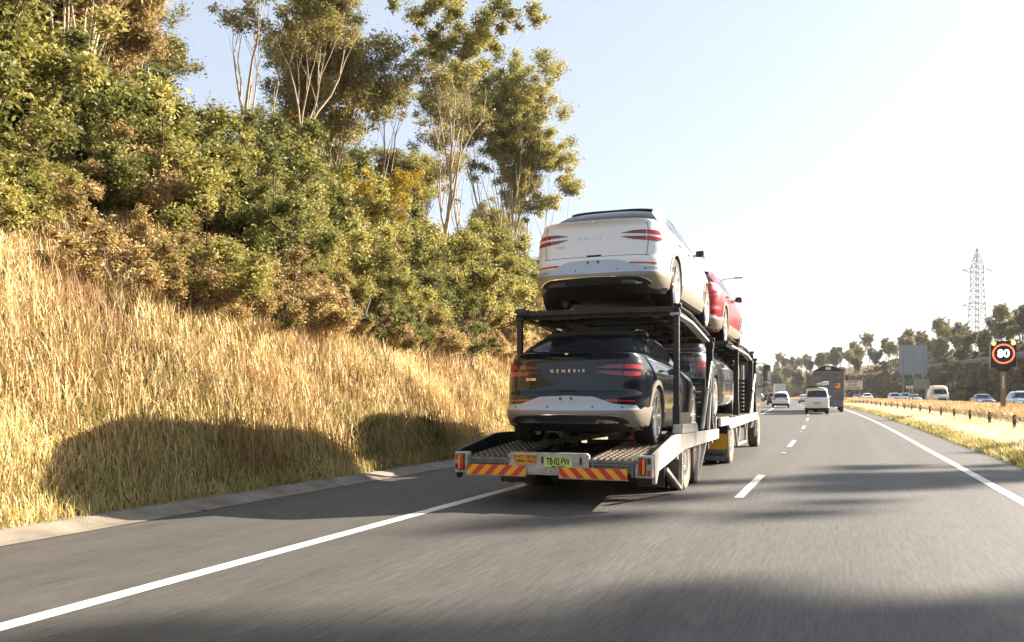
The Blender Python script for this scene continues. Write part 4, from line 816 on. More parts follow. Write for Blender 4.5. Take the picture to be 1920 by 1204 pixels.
for i in range(20): PX.append((rg.choice('aabcde'), -10.7-rg.uniform(0, 2.2), 13.5+i*.6, rg.uniform(.4, .75), 'low in the golden grass'))
PL = PX+PL; NX = len(PX)+232
for i, (k, x, y, s, where) in enumerate(PL):
    if k in used and -19 < x < -12 and y < 60 and math.sin(i*12.9898)*43758.5 % 1 < .36: continue
    f = k not in used; used.add(k); z = 0 if s < .65 else 1 if s < 1.1 else 2
    plant(PRO[k], f, x, y, i*2.1, s, SZ[z]+NM[k]+' '+where+(', '+zone(x, y) if i < NX else ''), 'shrub', 'shrubs '+where if i < NX else 'single shrubs of the left slope')
# right side: trees along the top of the far bank
ra = tree('bank_gum', 11, .6, DARKG, BARKD, 71, trunks=3, first=.22, nleaf=330, size=.36, clump=1.5, lean=.25); rb = tree('bank_gum', 10, .75, DARKG, BARKD, 72, trunks=3, first=.18, nleaf=330, size=.36, clump=1.45, lean=.3); rc = tree('bank_gum', 12.5, .5, GUM, BARK, 73, trunks=2, first=.38, nleaf=260, size=.34, clump=1.35, lean=.12)
SZN = lambda s: 'small ' if s < .72 else 'middling ' if s < .88 else 'large '
def rzone(x, y):
    u = uof(x, y)
    for a, s in ((1480, 'above the left lane traffic'), (1540, 'above the white van'), (1585, 'above the grey truck'), (1630, 'right of the grey truck'), (1690, 'left of the large grey sign back'), (1745, 'right of the large grey sign back'), (1800, 'left of the pylon'), (1850, 'below the pylon'), (1900, 'behind the speed sign')):
        if u < a: return s
    return 'at the right edge'
k = 0; rg = random.Random(9)
names = ['dark rounded gum on the ridge', 'low branched gum on the ridge', 'pale stemmed open gum on the ridge']
for y in list(np.arange(130, 330, 5.5)):
    for x0 in (49, 58, 68):
        if rg.random() < .18: continue
        j = rg.choice((0, 0, 1, 1, 2)); pr = (ra, rb, rc)[j]; f = ('r%d' % j) not in used; used.add('r%d' % j)
        xx, yy, s = x0+rg.uniform(-3, 3), y+rg.uniform(-3, 3), rg.uniform(.62, 1.0)*(.8 if x0 < 50 else 1)*(1.4 if y < 215 else 1.1)
        plant(pr, f, xx, yy, k*1.3, s, SZN(s)+names[j]+', '+rzone(xx, yy), 'tree', 'gums on the ridge beyond the grey wall'); k += 1
names2 = ['dark rounded gum down the road', 'low branched gum down the road', 'sunlit open gum down the road']
for y in list(np.arange(335, 640, 9.0)):
    for x0 in (33, 44, 58):
        if rg.random() < .15: continue
        j = rg.choice((0, 1, 2)); pr = (ra, rb, rc)[j]
        xx, yy, s = x0+rg.uniform(-4, 4), y+rg.uniform(-4, 4), rg.uniform(.75, 1.25)
        plant(pr, False, xx, yy, k*1.3, s, SZN(s-.2)+names2[j]+', '+rzone(xx, yy), 'tree', 'gums down the road round the bend'); k += 1
for y in np.arange(300, 640, 20.0):
    plant(fb, False, 30+rg.uniform(-1, 4), y, k, rg.uniform(.4, .6), 'low yellow green gum at the foot of the far bank', 'tree', 'low gums at the foot of the far bank'); k += 1
# trees on the far bank beside the camera; their shadows fall across the lanes
fs = tree('gum_tree', 22.5, .36, GUMY, BARK, 57, trunks=1, first=.55, nleaf=2200, size=.26, clump=1.7, rad=.25, lean=0)
for i, (x, y, s) in enumerate([(38.0, 51.4, 1), (41.6, 44.9, 1), (43.5, 45.4, 1.04)]):
    plant(fs, i == 0, x, y, i*2.2, s, ['first', 'second', 'third', 'fourth', 'fifth'][i]+' tall gum on the far bank beside the viewer, out of frame', 'tree', 'gums on the far bank beside the viewer').scale = (.62*s, .62*s, s)
# scattered scrub on the shaded bank
sa = bush('bank_shrub', 3.0, 1.9, SCRUB, 81, 14, 260, .24); sb = bush('bank_shrub', 2.6, 2.2, DARKG, 82, 14, 260, .24)
for i in range(170):
    y = 75+i*1.7+rg.uniform(-2, 2); j = rg.random() < .45
    x = rg.uniform(31, 42.5) if i % 2 else rg.uniform(45.5, 60)
    f = ('s%d' % j) not in used; used.add('s%d' % j)
    plant(sb if j else sa, f, x, y, i*1.1, rg.uniform(.6, 1.3)*(1 if i % 2 else 1.7), ('dull green shrub ' if j else 'dry brown shrub ')+('on the bank below the grey wall' if i % 2 else 'on the slope above the grey wall'), 'shrub', 'shrubs below the grey wall' if i % 2 else 'shrubs above the grey wall')
# ------------------------------------------------ wall, fence, barrier, signs, pylon, lamps
GW = mat('grey_wall_panels', (.16, .17, .19), .7, noise=(.6, .25)); GALVP = mat('galvanised_post', (.30, .30, .29), .45, metal=.6)
wl = empty('grey_wall', W3(43.9, 200), 0, 'long low grey retaining wall along the top of the far bank', 'wall'); o0 = Vector(wl.location); mb = MB(); cp = MB()
ys = np.arange(60, 292, 4.)
for a, c in zip(ys, ys[1:]):
    p = Vector(W3(43.9, a))-o0; q = Vector(W3(43.9, c))-o0; p.z = 8.35+float(ez(a))+.0*a-o0.z; q.z = 8.35+float(ez(c))-o0.z
    for b_, w, z0, z1 in ((mb, .12, -.8, 1.25), (cp, .18, 1.25, 1.38)):
        b_.add([(p.x-w, p.y, p.z+z0), (p.x+w, p.y, p.z+z0), (q.x+w, q.y, q.z+z0), (q.x-w, q.y, q.z+z0), (p.x-w, p.y, p.z+z1), (p.x+w, p.y, p.z+z1), (q.x+w, q.y, q.z+z1), (q.x-w, q.y, q.z+z1)], [(0, 3, 2, 1), (4, 5, 6, 7), (0, 1, 5, 4), (1, 2, 6, 5), (2, 3, 7, 6), (3, 0, 4, 7)])
mb.build('panels', GW, wl); cp.build('coping', mat('pale_coping', (.30, .31, .32), .7), wl)
fn = empty('mesh_fence', W3(47, 200), 0, 'dark post and wire fence on the slope above the grey wall', 'fence'); o0 = Vector(fn.location); wr = MB(); fp = None; pm = []
for i, y in enumerate(np.arange(110, 262, 11.)):
    p = Vector(W3(47, y))-o0
    if fp is None: fp = MB().tube((0, 0, -.3), (0, 0, 3.3), .06, 6).build('post', mat('dark_post', (.05, .05, .05), .6), fn)
    else: fp = fp.copy(); COL.objects.link(fp); fp.parent = fn
    fp.location = p; pm.append(p)
for a, c in zip(pm, pm[1:]):
    for z in (1.0, 2.1, 3.25): wr.bar(a+Vector((0, 0, z)), c+Vector((0, 0, z)), .03, .03)
wr.build('wire', MATS['dark_post'], fn)
# wire rope barrier in the median
br = empty('wire_rope_barrier', W3(6.15, 30), 0, 'wire rope safety barrier with short black posts in the pale median grass', 'barrier'); o0 = Vector(br.location)
rp = MB(); pb = None; ys = np.arange(25.7, 330, 5.0); pts = []
for y in ys:
    p = Vector(W3(6.15, y))-o0; pts.append(p)
    if pb is None:
        m_ = MB(); m_.box(-.045, .045, -.05, .05, -.3, .68); 
        m_.box(-.058, .058, -.058, .058, .36, .44); m_.box(-.058, .058, -.058, .058, .50, .62)
        pb = m_.build('post', mat('weathered_black_post', (.02, .018, .018), .6), br, bevel=.008)
        m_ = MB(); m_.box(-.03, .03, -.0625, -.059, .53, .60); pr_ = m_.build('reflector_tape', mat('tape_grey', (.35, .33, .30), .4), pb)
    else:
        c = pb.copy(); COL.objects.link(c); c.parent = br; c.location = p; c.rotation_euler = (0, 0, 0); k_ = pr_.copy(); COL.objects.link(k_); k_.parent = c; continue
    pb.location = p
for z in (.30, .40, .50, .62):
    m_ = MB()
    for a, c in zip(pts, pts[1:]): m_.bar(a+Vector((0, .0, z)), c+Vector((0, .0, z)), .02, .02)
    m_.build('rope', GALVP, br)
# electronic speed sign
px, py, pz = W3(9.7, 57.6)
sg = empty('speed_sign', (px, py, pz), -.02, 'black electronic speed sign showing 80 in a red ring on a square grey post', 'sign')
MB().box(-.13, .13, -.10, .10, -.4, 2.75).build('post', mat('brown_grey_post', (.22, .17, .13), .6, noise=(3, .3)), sg, bevel=.01); MB().box(-.05, .03, -.106, -.100, 1.75, 2.5).build('post_label', mat('label_white', (.55, .55, .5), .5), sg)
cab = MB().box(-.66, .66, -.12, .14, 3.0, 4.56).prism([(-.42, 3.0), (.42, 3.0), (.2, 2.72), (-.2, 2.72)], -.08, .08, RX(90)).build('display_cabinet', mat('matt_black_sign', (.010, .010, .012), .5), sg, bevel=.01)
MB().box(-.70, -.672, -.16, .10, 2.9, 4.56).build('side_fin', GALVP, cab); MB().box(.672, .69, -.12, .10, 2.9, 3.4).build('side_fin', GALVP, cab)
LEDR = mat('lit_red_ring', (.6, .06, .03), .4, emit=(1, .13, .06), es=.55); LEDW = mat('lit_white_digits', (.8, .8, .8), .4, emit=(1, 1, 1), es=.9); LEDY = mat('lit_amber_lamp', (.8, .55, .1), .4, emit=(1, .62, .12), es=.8)
q = T(0, -.125, 3.80) @ RX(90); MB().lathe([(.50, 0), (.59, 0), (.59, .012), (.50, .012)], 56, q).build('ring', LEDR, cab)
text('80', .44, LEDW, cab, (0, -.132, 3.80), bold=.011, xs=1.0)
for x in (-.51, .51): MB().tube((x, -.135, 4.43), (x, -.12, 4.43), .12, 24).build('warning_lamp', LEDY, cab)
# green cross sign
px, py, pz = W3(9.0, 97)
sg = empty('cross_sign', (px, py, pz), 0, 'small green square sign with a white cross on a thin post', 'sign'); MB().tube((0, 0, -.3), (0, 0, 3.0), .045, 8).build('post', GALVP, sg)
pn = MB().box(-.38, .38, -.05, -.02, 2.32, 3.08).build('panel', mat('sign_green', (.01, .13, .06), .4), sg)
MB().bar((-.33, -.055, 2.37), (.33, -.055, 3.03), .09, .01).build('cross_stroke', mat('sign_white', (.75, .75, .72), .4), pn); MB().bar((.33, -.0562, 2.37), (-.33, -.0562, 3.03), .09, .01).build('cross_stroke', MATS['sign_white'], pn)
lb = MB().box(-.33, .33, -.05, -.02, 2.04, 2.28).build('caption_panel', MATS['sign_white'], sg); MB().box(-.25, .25, -.055, -.051, 2.13, 2.19).build('caption_line', INK, lb)
# keep left sign
px, py, pz = W3(8.0, 150)
sg = empty('lane_sign', (px, py, pz), 0, 'white sign with three lines of black capitals beside the grey truck', 'sign')
pn = MB().box(-1.5, 1.5, -.04, 0, 2.25, 3.65).build('panel', mat('sign_cream', (.62, .56, .48), .5), sg, bevel=.01)
for i, tx in enumerate(('KEEP LEFT', 'UNLESS', 'OVERTAKING')): text(tx, .27, INK, pn, (0, -.05, 3.40-i*.45), bold=.008)
for x in (-1.1, 1.1): MB().tube((x, .05, -.3), (x, .05, 3.6), .06, 8).build('post', GALVP, sg)
# backs of signs for the opposite carriageway
def signback(name, xp, y, w, z0, z1, label, posts, m):
    px, py, pz = W3(xp, y); sg = empty(name, (px, py, pz), .06, label, 'sign'); b = MB().box(-w/2, w/2, 0, .06, z0, z1).build('panel', m, sg)
    r = MB(); n = max(2, int((z1-z0)/.42))
    for i in range(n): z = z0+(z1-z0)*(i+.5)/n; r.box(-w/2, w/2, -.06, 0, z-.035, z+.035)
    r.build('stiffener', mat('stiffener_grey', (.22, .24, .27), .5), b)
    for x in posts: MB().box(x-.10*w/6-.03, x+.10*w/6+.03, -.3, -.06, -.4, z1-.05).build('post', GALVP, sg)
signback('large_sign', 30.6, 224, 6.2, 5.6, 12.6, 'large sign on three posts seen from its ribbed grey back', (-2.2, 0, 2.2), mat('sign_back_grey', (.30, .34, .39), .5))
signback('small_sign', 13.4, 122, 2.5, 2.1, 3.4, 'low wide sign seen from its plain back behind the green cross sign', (-.8, .8), mat('sign_back_dull', (.26, .26, .25), .5))
# street lamps
def lamp(xp, y, h, reach, label):
    px, py, pz = W3(xp, y); r = empty('street_lamp', (px, py, pz), 0, label, 'street lamp', 'street lamps'); MB().tube((0, 0, -.5), (0, 0, h-.4), .11, 8, .06).build('pole', GALVP, r, smooth=40)
    MB().path([(0, 0, h-.4), (reach*.3, 0, h), (reach*.9, 0, h+.1)], [.05, .04, .03], 6).build('arm', GALVP, r); MB().prism([(reach*.8, -.16), (reach*1.2, -.10), (reach*1.24, 0), (reach*1.2, .10), (reach*.8, .16)], h+.02, h+.14).build('lamp_head', mat('lamp_grey', (.25, .26, .27), .4), r, bevel=.02)
lamp(-9.2, 82, 10.8, 1.9, 'grey street lamp rising behind the red car on the carrier')
lamp(13.6, 250, 9.5, .7, 'distant slim lamp pole above the grey truck')
# pylon
py_ = 451.; pxx = 400*(.545*cos(TH)-sin(TH)); pl = empty('transmission_tower', (pxx, py_, 18), .5, 'tall pale steel lattice pylon with cross arms on the right ridge', 'pylon')
LAT = mat('pale_lattice_steel', (.36, .38, .40), .5); mb = MB(); H = 54.
def hw(z): return float(np.interp(z, [0, 14, 36, 46, 54], [4.2, 3.0, 2.0, 1.9, .15]))
lv = list(np.linspace(0, 14, 4))+list(np.linspace(17, 54, 14)); cr = [(1, 1), (1, -1), (-1, -1), (-1, 1)]
for a, c in zip(lv, lv[1:]):
    A = [Vector((x*hw(a), y*hw(a), a)) for x, y in cr]; Cc = [Vector((x*hw(c), y*hw(c), c)) for x, y in cr]
    for i in range(4):
        j = (i+1) % 4; mb.bar(A[i], Cc[i], .34, .34); mb.bar(A[i], Cc[j], .17, .17); mb.bar(A[j], Cc[i], .17, .17); mb.bar(Cc[i], Cc[j], .17, .17)
mb.build('lattice_body', LAT, pl); insul = MB()
for z in (26, 42.5):
    mb = MB()
    for s_ in (1, -1):
        w = hw(z)
        for dy in (w, -w):
            mb.bar((s_*w, dy, z), (s_*7.5, 0, z+1.4), .24, .24); mb.bar((s_*w, dy, z+2.6), (s_*7.5, 0, z+1.4), .24, .24)
        for k in range(1, 4): x = w+(7.5-w)*k/4; mb.bar((s_*x, w*(1-k/4), z+.35*k), (s_*x, 0, z+2.4-.3*k), .09, .09)
        insul.tube((s_*7.4, 0, z+1.3), (s_*7.4, 0, z-1.0), .12, 6)
    mb.build('cross_arm', LAT, pl)
insul.build('insulators', mat('insulator_grey', (.25, .22, .2), .3), pl)
# ------------------------------------------------ other traffic
def bodyspec(kind):
    if kind == 'suv':
        return Body(W=[(.22, .84), (.32, .90), (.6, .935), (.9, .93), (1.05, .90), (1.2, .86), (1.5, .74), (1.62, .66), (1.69, .45), (1.71, .2)],
          yr=[(.22, .3), (.35, .06), (.6, 0), (.9, .06), (1.05, .10), (1.5, .42), (1.6, .42), (1.66, .6), (1.71, 1.5)], yf=[(.22, 4.4), (.4, 4.62), (.7, 4.68), (.92, 4.5), (1.0, 3.9), (1.06, 3.6), (1.35, 3.1), (1.6, 2.7), (1.71, 2.2)], yc=2.1,
          n=((0, 4.5), (1.0, 4.2), (1.71, 3.2)), m=((0, 9), (1.1, 9), (1.4, 7), (1.71, 4))), .36, (.86, 3.62), (.98, 1.54), 1.5
    if kind == 'sedan':
        return Body(W=[(.18, .82), (.28, .88), (.55, .91), (.8, .905), (.92, .87), (1.05, .80), (1.3, .66), (1.4, .58), (1.45, .38), (1.46, .2)],
          yr=[(.18, .3), (.3, .05), (.6, 0), (.85, .06), (.95, .2), (1.0, .55), (1.2, 1.05), (1.36, 1.5), (1.46, 2.1)], yf=[(.18, 4.4), (.4, 4.6), (.62, 4.62), (.78, 4.4), (.88, 3.7), (.95, 3.45), (1.2, 2.95), (1.38, 2.6), (1.46, 2.2)], yc=2.15,
          n=((0, 4.2), (.9, 4.0), (1.46, 3)), m=((0, 9), (.9, 9), (1.1, 5), (1.46, 3.5))), .33, (.88, 3.6), (.90, 1.33), 1.3
    if kind == 'van':
        return Body(W=[(.28, .80), (.4, .84), (.7, .85), (1.05, .845), (1.5, .78), (1.8, .72), (1.93, .64), (1.97, .5), (1.98, .3)],
          yr=[(.28, .12), (.4, .03), (.9, .0), (1.1, .03), (1.7, .16), (1.85, .22), (1.94, .4), (1.98, .8)], yf=[(.28, 4.5), (.5, 4.68), (.9, 4.62), (1.1, 4.45), (1.5, 4.0), (1.8, 3.7), (1.98, 3.3)], yc=2.2,
          n=((0, 8), (1, 7), (1.98, 4.5)), m=((0, 14), (1, 12), (1.98, 7))), .33, (1.02, 3.6), (1.15, 1.72), 1.7
    if kind == 'bigvan':
        return Body(W=[(.30, .92), (.45, .97), (.9, .99), (1.4, .97), (2.0, .93), (2.45, .86), (2.56, .75), (2.6, .5)],
          yr=[(.3, .05), (.5, 0), (2.3, .03), (2.5, .1), (2.6, .4)], yf=[(.3, 5.7), (.5, 5.88), (.9, 5.9), (1.15, 5.75), (1.35, 5.2), (1.9, 4.75), (2.2, 4.5), (2.45, 4.1), (2.6, 3.6)], yc=2.8,
          n=((0, 8), (1, 8), (2.6, 5)), m=((0, 14), (2.6, 8))), .36, (1.2, 4.9), (1.35, 2.05), 2.0
PLATEY = mat('yellow_plate', (.55, .50, .08), .4)
BUILT = {}
def vehicle(kind, paint, name='car'):
    B, r, (w0, w1), (g0, g1), _ = bodyspec(kind); t = empty(name)
    b = B.shell('body', [paint, DARK], rings=34, seg=84); cut_wells(b, [(w0, r+.01), (w1, r+.01)], B.W(.6)*.6, 1.4, r*1.14); b.parent = t
    yrg = float(B.yr(g1)); wt = float(B.W(g1)); wb = float(B.W(g0)); zb = g0+.02
    B.put('rear_window', GLASS, t, [dict(mode='r', top=[(-wt*.86, g1-.02), (0, g1+.01), (wt*.86, g1-.02)], bot=[(-wb*.86, g0+.09), (0, g0+.08), (wb*.86, g0+.09)], N=14, Mr=4, off=.005)])
    B.put('windscreen', GLASS, t, [dict(mode='f', top=[(-wt*.84, g1), (0, g1+.03), (wt*.84, g1)], bot=[(-wb*.88, g0+.08), (0, g0+.06), (wb*.88, g0+.08)], N=14, Mr=5, off=.005)])
    f0 = float(B.yf(g0)); L = float(B.yf(.5))
    for s_ in (1, -1):
        a = {'suv': .55, 'sedan': 1.0, 'van': .45, 'bigvan': 3.6}[kind]; c = f0-.22 if kind != 'bigvan' else f0-.35; m_ = {'suv': .3, 'sedan': .55, 'van': .12, 'bigvan': .12}[kind]
        B.put('side_window', GLASS, t, [dict(mode='s', top=[(a, g0+.12), (a+m_, g1-.04), ((a+c)/2, g1-.01), (c-.75 if kind != 'bigvan' else c-.35, g1-.06), (c, g0+.10)], bot=[(a, g0+.05), (c, g0+.03)], N=24, Mr=4, off=.005, side=s_)])
        for y, z in ((w0, r+.01), (w1, r+.01)): wheel(t, float(B.W(.5))*.98*s_-.12*s_, y, r, r, .22, s_, hi=False, dish='alloy' if kind in ('suv', 'sedan') else 'plain')
        mb = MB(); mb.prism([(-.09, -.05), (.09, -.05), (.10, .07), (-.08, .09)], 0, .09, T((wb+.13)*s_, f0-.28, g0+.13) @ RX(90)); mb.bar((wb*.9*s_, f0-.3, g0+.08), ((wb+.1)*s_, f0-.3, g0+.1), .04, .03); mb.build('mirror', paint, t)
        B.put('headlamp', HEADL, t, [dict(mode='f', top=[(.42*s_, .80 if kind != 'bigvan' else 1.1), (wb*.93*s_, .84 if kind != 'bigvan' else 1.15)], bot=[(.45*s_, .68 if kind != 'bigvan' else .88), (wb*.93*s_, .66 if kind != 'bigvan' else .9)], N=6, Mr=2, off=.01)])
        if kind == 'van': tl = dict(mode='w', top=[('x', .755, 1.18), ('y', .14, 1.18)], bot=[('x', .76, .72), ('y', .14, .72)], N=6, Mr=6, off=.008, side=s_)
        elif kind == 'suv': tl = dict(mode='w', top=[('x', .50, 1.00), ('y', .30, 1.04)], bot=[('x', .52, .88), ('y', .30, .92)], N=8, Mr=2, off=.008, side=s_)
        elif kind == 'bigvan': tl = dict(mode='w', top=[('x', .9, 1.4), ('y', .12, 1.4)], bot=[('x', .9, .9), ('y', .12, .9)], N=6, Mr=4, off=.008, side=s_)
        else: tl = dict(mode='w', top=[('x', .50, .86), ('y', .28, .88)], bot=[('x', .52, .74), ('y', .28, .76)], N=8, Mr=2, off=.008, side=s_)
        B.put('tail_lamp', LRED if kind != 'suv' else LDARK, t, [tl])
    zb1 = .50 if kind != 'bigvan' else .7
    B.put('rear_bumper', DARK if kind in ('suv', 'van') else paint, t, [dict(mode='w', top=[('y', .45, .47), ('x', .7, .45), ('x', .001, .45)], bot=[('y', .45, .30), ('x', .7, .28), ('x', .001, .28)], N=16, Mr=2, off=.04, side=s_) for s_ in (1, -1)])
    B.put('front_grille', DARK, t, [dict(mode='f', top=[(-.42, .76 if kind != 'bigvan' else 1.05), (.42, .76 if kind != 'bigvan' else 1.05)], bot=[(-.55, .34), (.55, .34)], N=10, Mr=3, off=.012)])
    y = float(B.yr(.72)); MB().box(-.19, .19, y-.03, y-.01, .68 if kind != 'suv' else .86, .80 if kind != 'suv' else .98).build('number_plate', PLATEY if kind == 'van' else mat('white_plate', (.6, .6, .58), .4), t)
    if kind == 'van':
        MB().box(-.30, .30, y-.028, y-.008, .84, .875).build('handle_bar', DARK, t)
    return t
def put(o, xp, y, rz, label, group=None, cat='car', sc=1):
    hd = float((cx(y+1)-cx(y-1))/2); o.location = (xp+float(cx(y)), y, float(ez(y))+.004); o.rotation_euler = (0, 0, rz-atan2(hd, 1)); o.scale = (sc,)*3; return tag(o, label, cat, group)
def repaint(o, paint):
    c = copy_tree(o)
    for ch in c.children:
        if ch.name.split('.')[0] in ('body', 'mirror'):
            ch.data = ch.data.copy(); ch.data.materials[0] = paint
    return c
PW = mat('plain_white_paint', (.72, .73, .74), .25, coat=.5); PS = mat('silver_paint', (.42, .45, .48), .25, metal=.5, coat=.6); PD = mat('dark_navy_paint', (.02, .025, .035), .25, coat=.7)
PBl = mat('blue_paint', (.02, .06, .20), .22, metal=.2, coat=.8); PC = mat('cream_paint', (.62, .56, .36), .35, coat=.3); PLB = mat('pale_blue_paint', (.30, .42, .55), .25, metal=.3, coat=.6)
suv = vehicle('suv', PW); sed = vehicle('sedan', PBl); van = vehicle('van', PW, 'van'); big = vehicle('bigvan', PC, 'van')
AH = 'vehicles ahead in our lanes'; OP = 'vehicles on the opposite carriageway'
put(van, -.62, 66, 0, 'white van with roof rack and a wrapped load, straddling the dashed line', AH, 'van')
mb = MB(); mb.box(-.72, .72, .35, .39, 2.02, 2.05); mb.box(-.72, .72, 2.6, 2.64, 2.02, 2.05)
for x in (-.72, .70): mb.box(x, x+.03, .2, 3.0, 2.03, 2.06)
for x in (-.66, .66):
    for y in (.4, 1.6, 2.6): mb.box(x-.02, x+.02, y, y+.04, 1.92, 2.03)
mb.build('roof_rack', DKF, van); MB().box(-.80, .30, .1, 3.1, 2.06, 2.11).build('rack_board', mat('timber_board', (.30, .24, .17), .7), van)
rl = empty('wrapped_load', (float(cx(66))-.27, 66.4, float(ez(66))+2.18), 0, 'white wrapped roll lying on the roof rack of the van', 'load'); MB().path([(-.35, 0, 0), (-.1, .1, .03), (.15, .2, .08), (.42, .3, .10)], [.07, .11, .14, .13], 12).build('wrapping', mat('white_cloth', (.7, .7, .68), .8, bump=(6, 1)), rl, smooth=60); MB().path([(-.12, .06, .03), (-.10, .08, .031)], [.125, .125], 12).build('strap', DARK, rl)
put(suv, -3.7, 96.5, 0, 'white SUV with smoked tail lamps in the left lane beyond the carrier', AH)
c = repaint(suv, PD); put(c, -4.6, 122, 0, 'dark SUV half hidden in front of the white SUV', AH)
c = repaint(suv, PD); put(c, -4.5, 183, 0, 'dark navy car between the silver car and the white SUV, far ahead', AH)
c = repaint(suv, PS); put(c, -6.1, 190, 0, 'silver car leftmost of the distant queue', AH)
c = repaint(suv, PW); put(c, -2.9, 152, 0, 'white high car just showing over the roof of the white SUV', AH, sc=1.18)
c = repaint(sed, PW); put(c, .6, 150, 0, 'white low car far ahead between the white SUV and the van', AH)
# grey box truck
gt = empty('box_truck', (float(cx(74))+.35, 74, float(ez(74))), .02, 'tall dark grey box truck ahead of the van with a pointed tarpaulin roof', 'truck', AH)
GT = mat('dark_grey_truck', (.12, .135, .16), .55, noise=(1.5, .35)); GTL = mat('dusty_grey_side', (.34, .30, .26), .6, noise=(2, .4))
mb = MB(); mb.box(-1.22, 1.22, .03, 8.0, .95, 3.35); mb.build('body', GTL, gt, bevel=.02)
dr = MB().box(-1.14, 1.14, -.02, .03, 1.0, 3.3).build('rear_doors', GT, gt, bevel=.01)
mb = MB(); [mb.box(-1.14, 1.14, -.03, -.02, z, z+.02) for z in (1.25, 1.55, 1.85, 2.45)]; mb.box(-.01, .01, -.032, -.02, 1.0, 3.3); mb.build('panel_line', INK, dr)
MB().add([(-1.2, 0, 3.36), (1.2, 0, 3.36), (.35, 0, 3.75), (-.35, 0, 3.75), (-1.2, 8, 3.36), (1.2, 8, 3.36), (.35, 8, 3.75), (-.35, 8, 3.75)], [(0, 1, 2, 3), (7, 6, 5, 4), (0, 4, 5, 1), (1, 5, 6, 2), (2, 6, 7, 3), (3, 7, 4, 0)]).build('tarpaulin_roof', mat('black_tarpaulin', (.02, .02, .022), .7), gt)
MB().box(-.2, .2, -.03, -.005, 3.45, 3.65).build('roof_plate', mat('label_white', (.5, .5, .5)), gt)
for x in (-.85, .85):
    l_ = MB().box(x-.28, x+.28, -.05, -.02, 3.0, 3.12).build('marker_lamp', LDARK, gt)
    MB().box(x-.25, x+.25, -.045, -.02, 2.72, 2.86).build('vent', mat('vent_green', (.14, .17, .16), .5), gt)
for x in (-.85, .72): 
    yb = MB().box(x-.18, x+.18, -.045, -.02, 1.95, 2.35).build('yellow_panel', YEL, gt); MB().box(x-.16, x+.02, -.05, -.045, 2.12, 2.32).build('red_panel', SRED, yb)
MB().box(.4, .78, -.03, -.015, 1.05, 1.12).build('lower_lamp', LRED, gt); MB().box(-1.15, 1.15, -.05, .1, .45, .95).build('bumper', GT, gt, bevel=.02); MB().box(.25, 1.1, -.12, -.05, .42, .92).build('tool_locker', mat('locker_grey', (.13, .13, .135), .5), gt, bevel=.02)
MB().box(-.5, .5, .2, 9.6, .55, .9).build('chassis', DKF, gt); MB().box(-1.2, 1.2, 8.2, 10.0, .7, 3.0).build('cab', GTL, gt, bevel=.12)
for s_ in (-1, 1):
    for y in (1.6, 8.9): wheel(gt, 1.02*s_, y, .5, .5, .3, s_, RUBBER, MATS['painted_rim'], 'truck', rimr=.6, hi=False)
# opposite carriageway, facing us
def opp(o, xp, y, label, cat='car', sc=1): return put(o, xp, y, pi, label, OP, cat, sc)
opp(sed, 16.6, 104, 'dark blue car left of the electronic speed sign post')
opp(big, 16.8, 132, 'cream high roofed van on the opposite carriageway', 'van')
c = repaint(suv, PLB); opp(c, 16.6, 88, 'pale blue car cut off by the right edge of the picture')
c = repaint(sed, PS); opp(c, 16.7, 150, 'silver car left of the cream van')
c = repaint(suv, PS); opp(c, 20.0, 178, 'silver blue SUV behind the post of the green cross sign')
c = repaint(suv, PW); opp(c, 16.6, 168, 'white car right behind the green cross sign')
# white pickup
ut = copy_tree(suv); [bpy.data.objects.remove(ch) for ch in list(ut.children) if ch.name.startswith('rear_window')]; ut.name = 'pickup'
opp(ut, 17.2, 205, 'white pickup alone on the opposite carriageway right of the truck', 'pickup')
c = repaint(sed, PS); opp(c, 16.8, 215, 'small silver car partly behind the posts of the cream lane sign')
# oncoming semi trailer
st = empty('semi_trailer_truck', (float(cx(262))+17.2, 262, float(ez(262))), pi+.16, 'white truck with blue windscreen pulling a brown trailer towards us', 'truck', OP)
cbb = Body(W=[(.4, 1.15), (.8, 1.24), (2.2, 1.22), (2.9, 1.12), (3.3, 1.0), (3.7, .85), (3.72, .6)], yr=[(.4, .1), (2.9, .1), (3.5, .2), (3.72, .6)], yf=[(.4, 2.3), (1.2, 2.4), (2.0, 2.3), (2.8, 2.0), (3.3, 1.6), (3.72, 1.0)], yc=1.0, n=((0, 9), (3.7, 5)), m=((0, 10), (3.7, 6)))
cbo = cbb.shell('cab', [PW, DARK], rings=24, seg=60); cbo.parent = st; cbo.location = (0, 12.4, 0)
def offs(o): o.location = (0, 12.4, 0); return o
offs(cbb.put('windscreen', mat('blue_glass', (.05, .11, .18), .08, coat=.5), st, [dict(mode='f', top=[(-1.0, 2.75), (1.0, 2.75)], bot=[(-1.1, 1.95), (1.1, 1.95)], N=10, Mr=4, off=.01)])); offs(cbb.put('grille', DARK, st, [dict(mode='f', top=[(-.6, 1.7), (.6, 1.7)], bot=[(-.7, .75), (.7, .75)], N=8, Mr=3, off=.01)]))
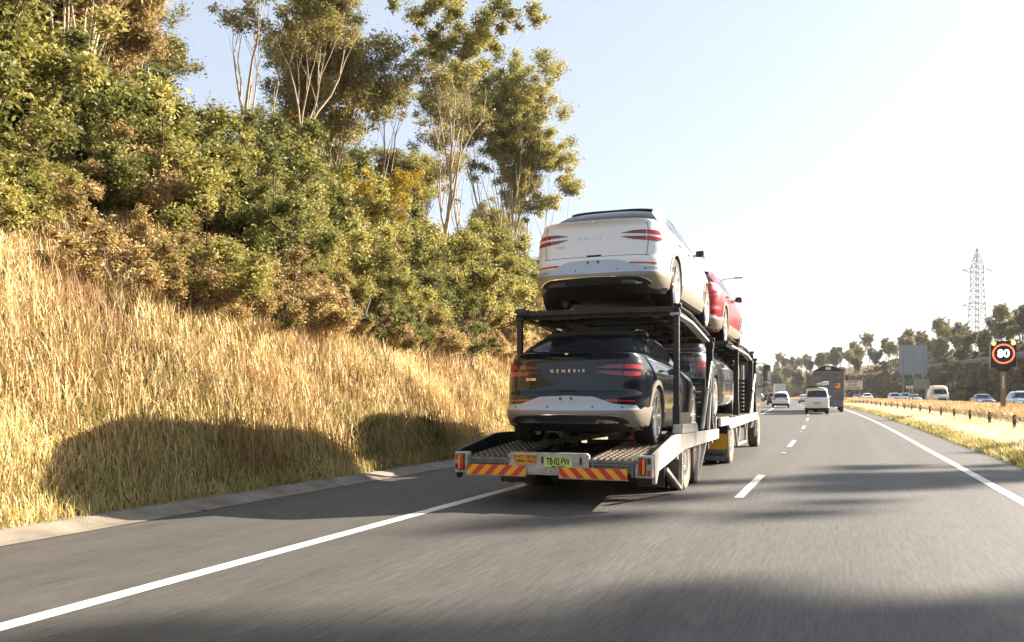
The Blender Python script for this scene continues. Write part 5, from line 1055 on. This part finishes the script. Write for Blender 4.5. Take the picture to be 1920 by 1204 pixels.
for s_ in (1, -1):
    offs(cbb.put('headlamp', HEADL, st, [dict(mode='f', top=[(.8*s_, 1.0), (1.1*s_, 1.0)], bot=[(.8*s_, .8), (1.1*s_, .8)], N=4, Mr=2, off=.012)]))
    for y in (1.2, 2.5, 9.2, 13.9): wheel(st, 1.0*s_, y, .5, .5, .3, s_, RUBBER, MATS['painted_rim'], 'truck', rimr=.6, hi=False)
MB().box(-1.22, 1.22, 0, 12.0, 1.2, 3.4).build('trailer_body', mat('brown_curtain', (.11, .06, .05), .7), st, bevel=.03); MB().box(-.5, .5, .2, 13.5, .8, 1.15).build('chassis', DKF, st)
# box trailer truck seen far ahead with pale rear
bt = empty('container_truck', (float(cx(230))+.9, 230, float(ez(230))), .12, 'truck with a tall pale grey rear in the distance left of the van', 'truck', AH)
MB().box(-1.25, 1.25, 0, 10, 1.1, 4.2).build('box', mat('pale_box', (.50, .54, .60), .5), bt, bevel=.04); MB().box(-1.2, 1.2, .02, .1, .6, 1.1).build('bumper', DARK, bt); MB().box(-.5, .5, .2, 12, .7, 1.1).build('chassis', DKF, bt)
MB().box(-1.2, 1.2, 10.3, 12.3, .8, 3.2).build('cab', PW, bt, bevel=.15)
for s_ in (1, -1):
    for y in (1.4, 2.7, 11.3): wheel(bt, 1.02*s_, y, .5, .5, .3, s_, RUBBER, MATS['painted_rim'], 'truck', rimr=.6, hi=False)
# ------------------------------------------------ thin warm haze in the valley
hz = MB().box(-2600, 2600, -70, 3600, -25, 85).build('haze', mat('haze_shell', (1, 1, 1))); tag(hz, kind='stuff')
hm = bpy.data.materials.new('haze_air'); hm.use_nodes = True; n_ = hm.node_tree; n_.nodes.remove(n_.nodes['Principled BSDF']); pv = n_.nodes.new('ShaderNodeVolumePrincipled')
pv.inputs['Color'].default_value = (.93, .96, 1, 1); pv.inputs['Density'].default_value = .00011; pv.inputs['Anisotropy'].default_value = .2
n_.links.new(pv.outputs[0], n_.nodes['Material Output'].inputs['Volume']); hz.data.materials.clear(); hz.data.materials.append(hm)
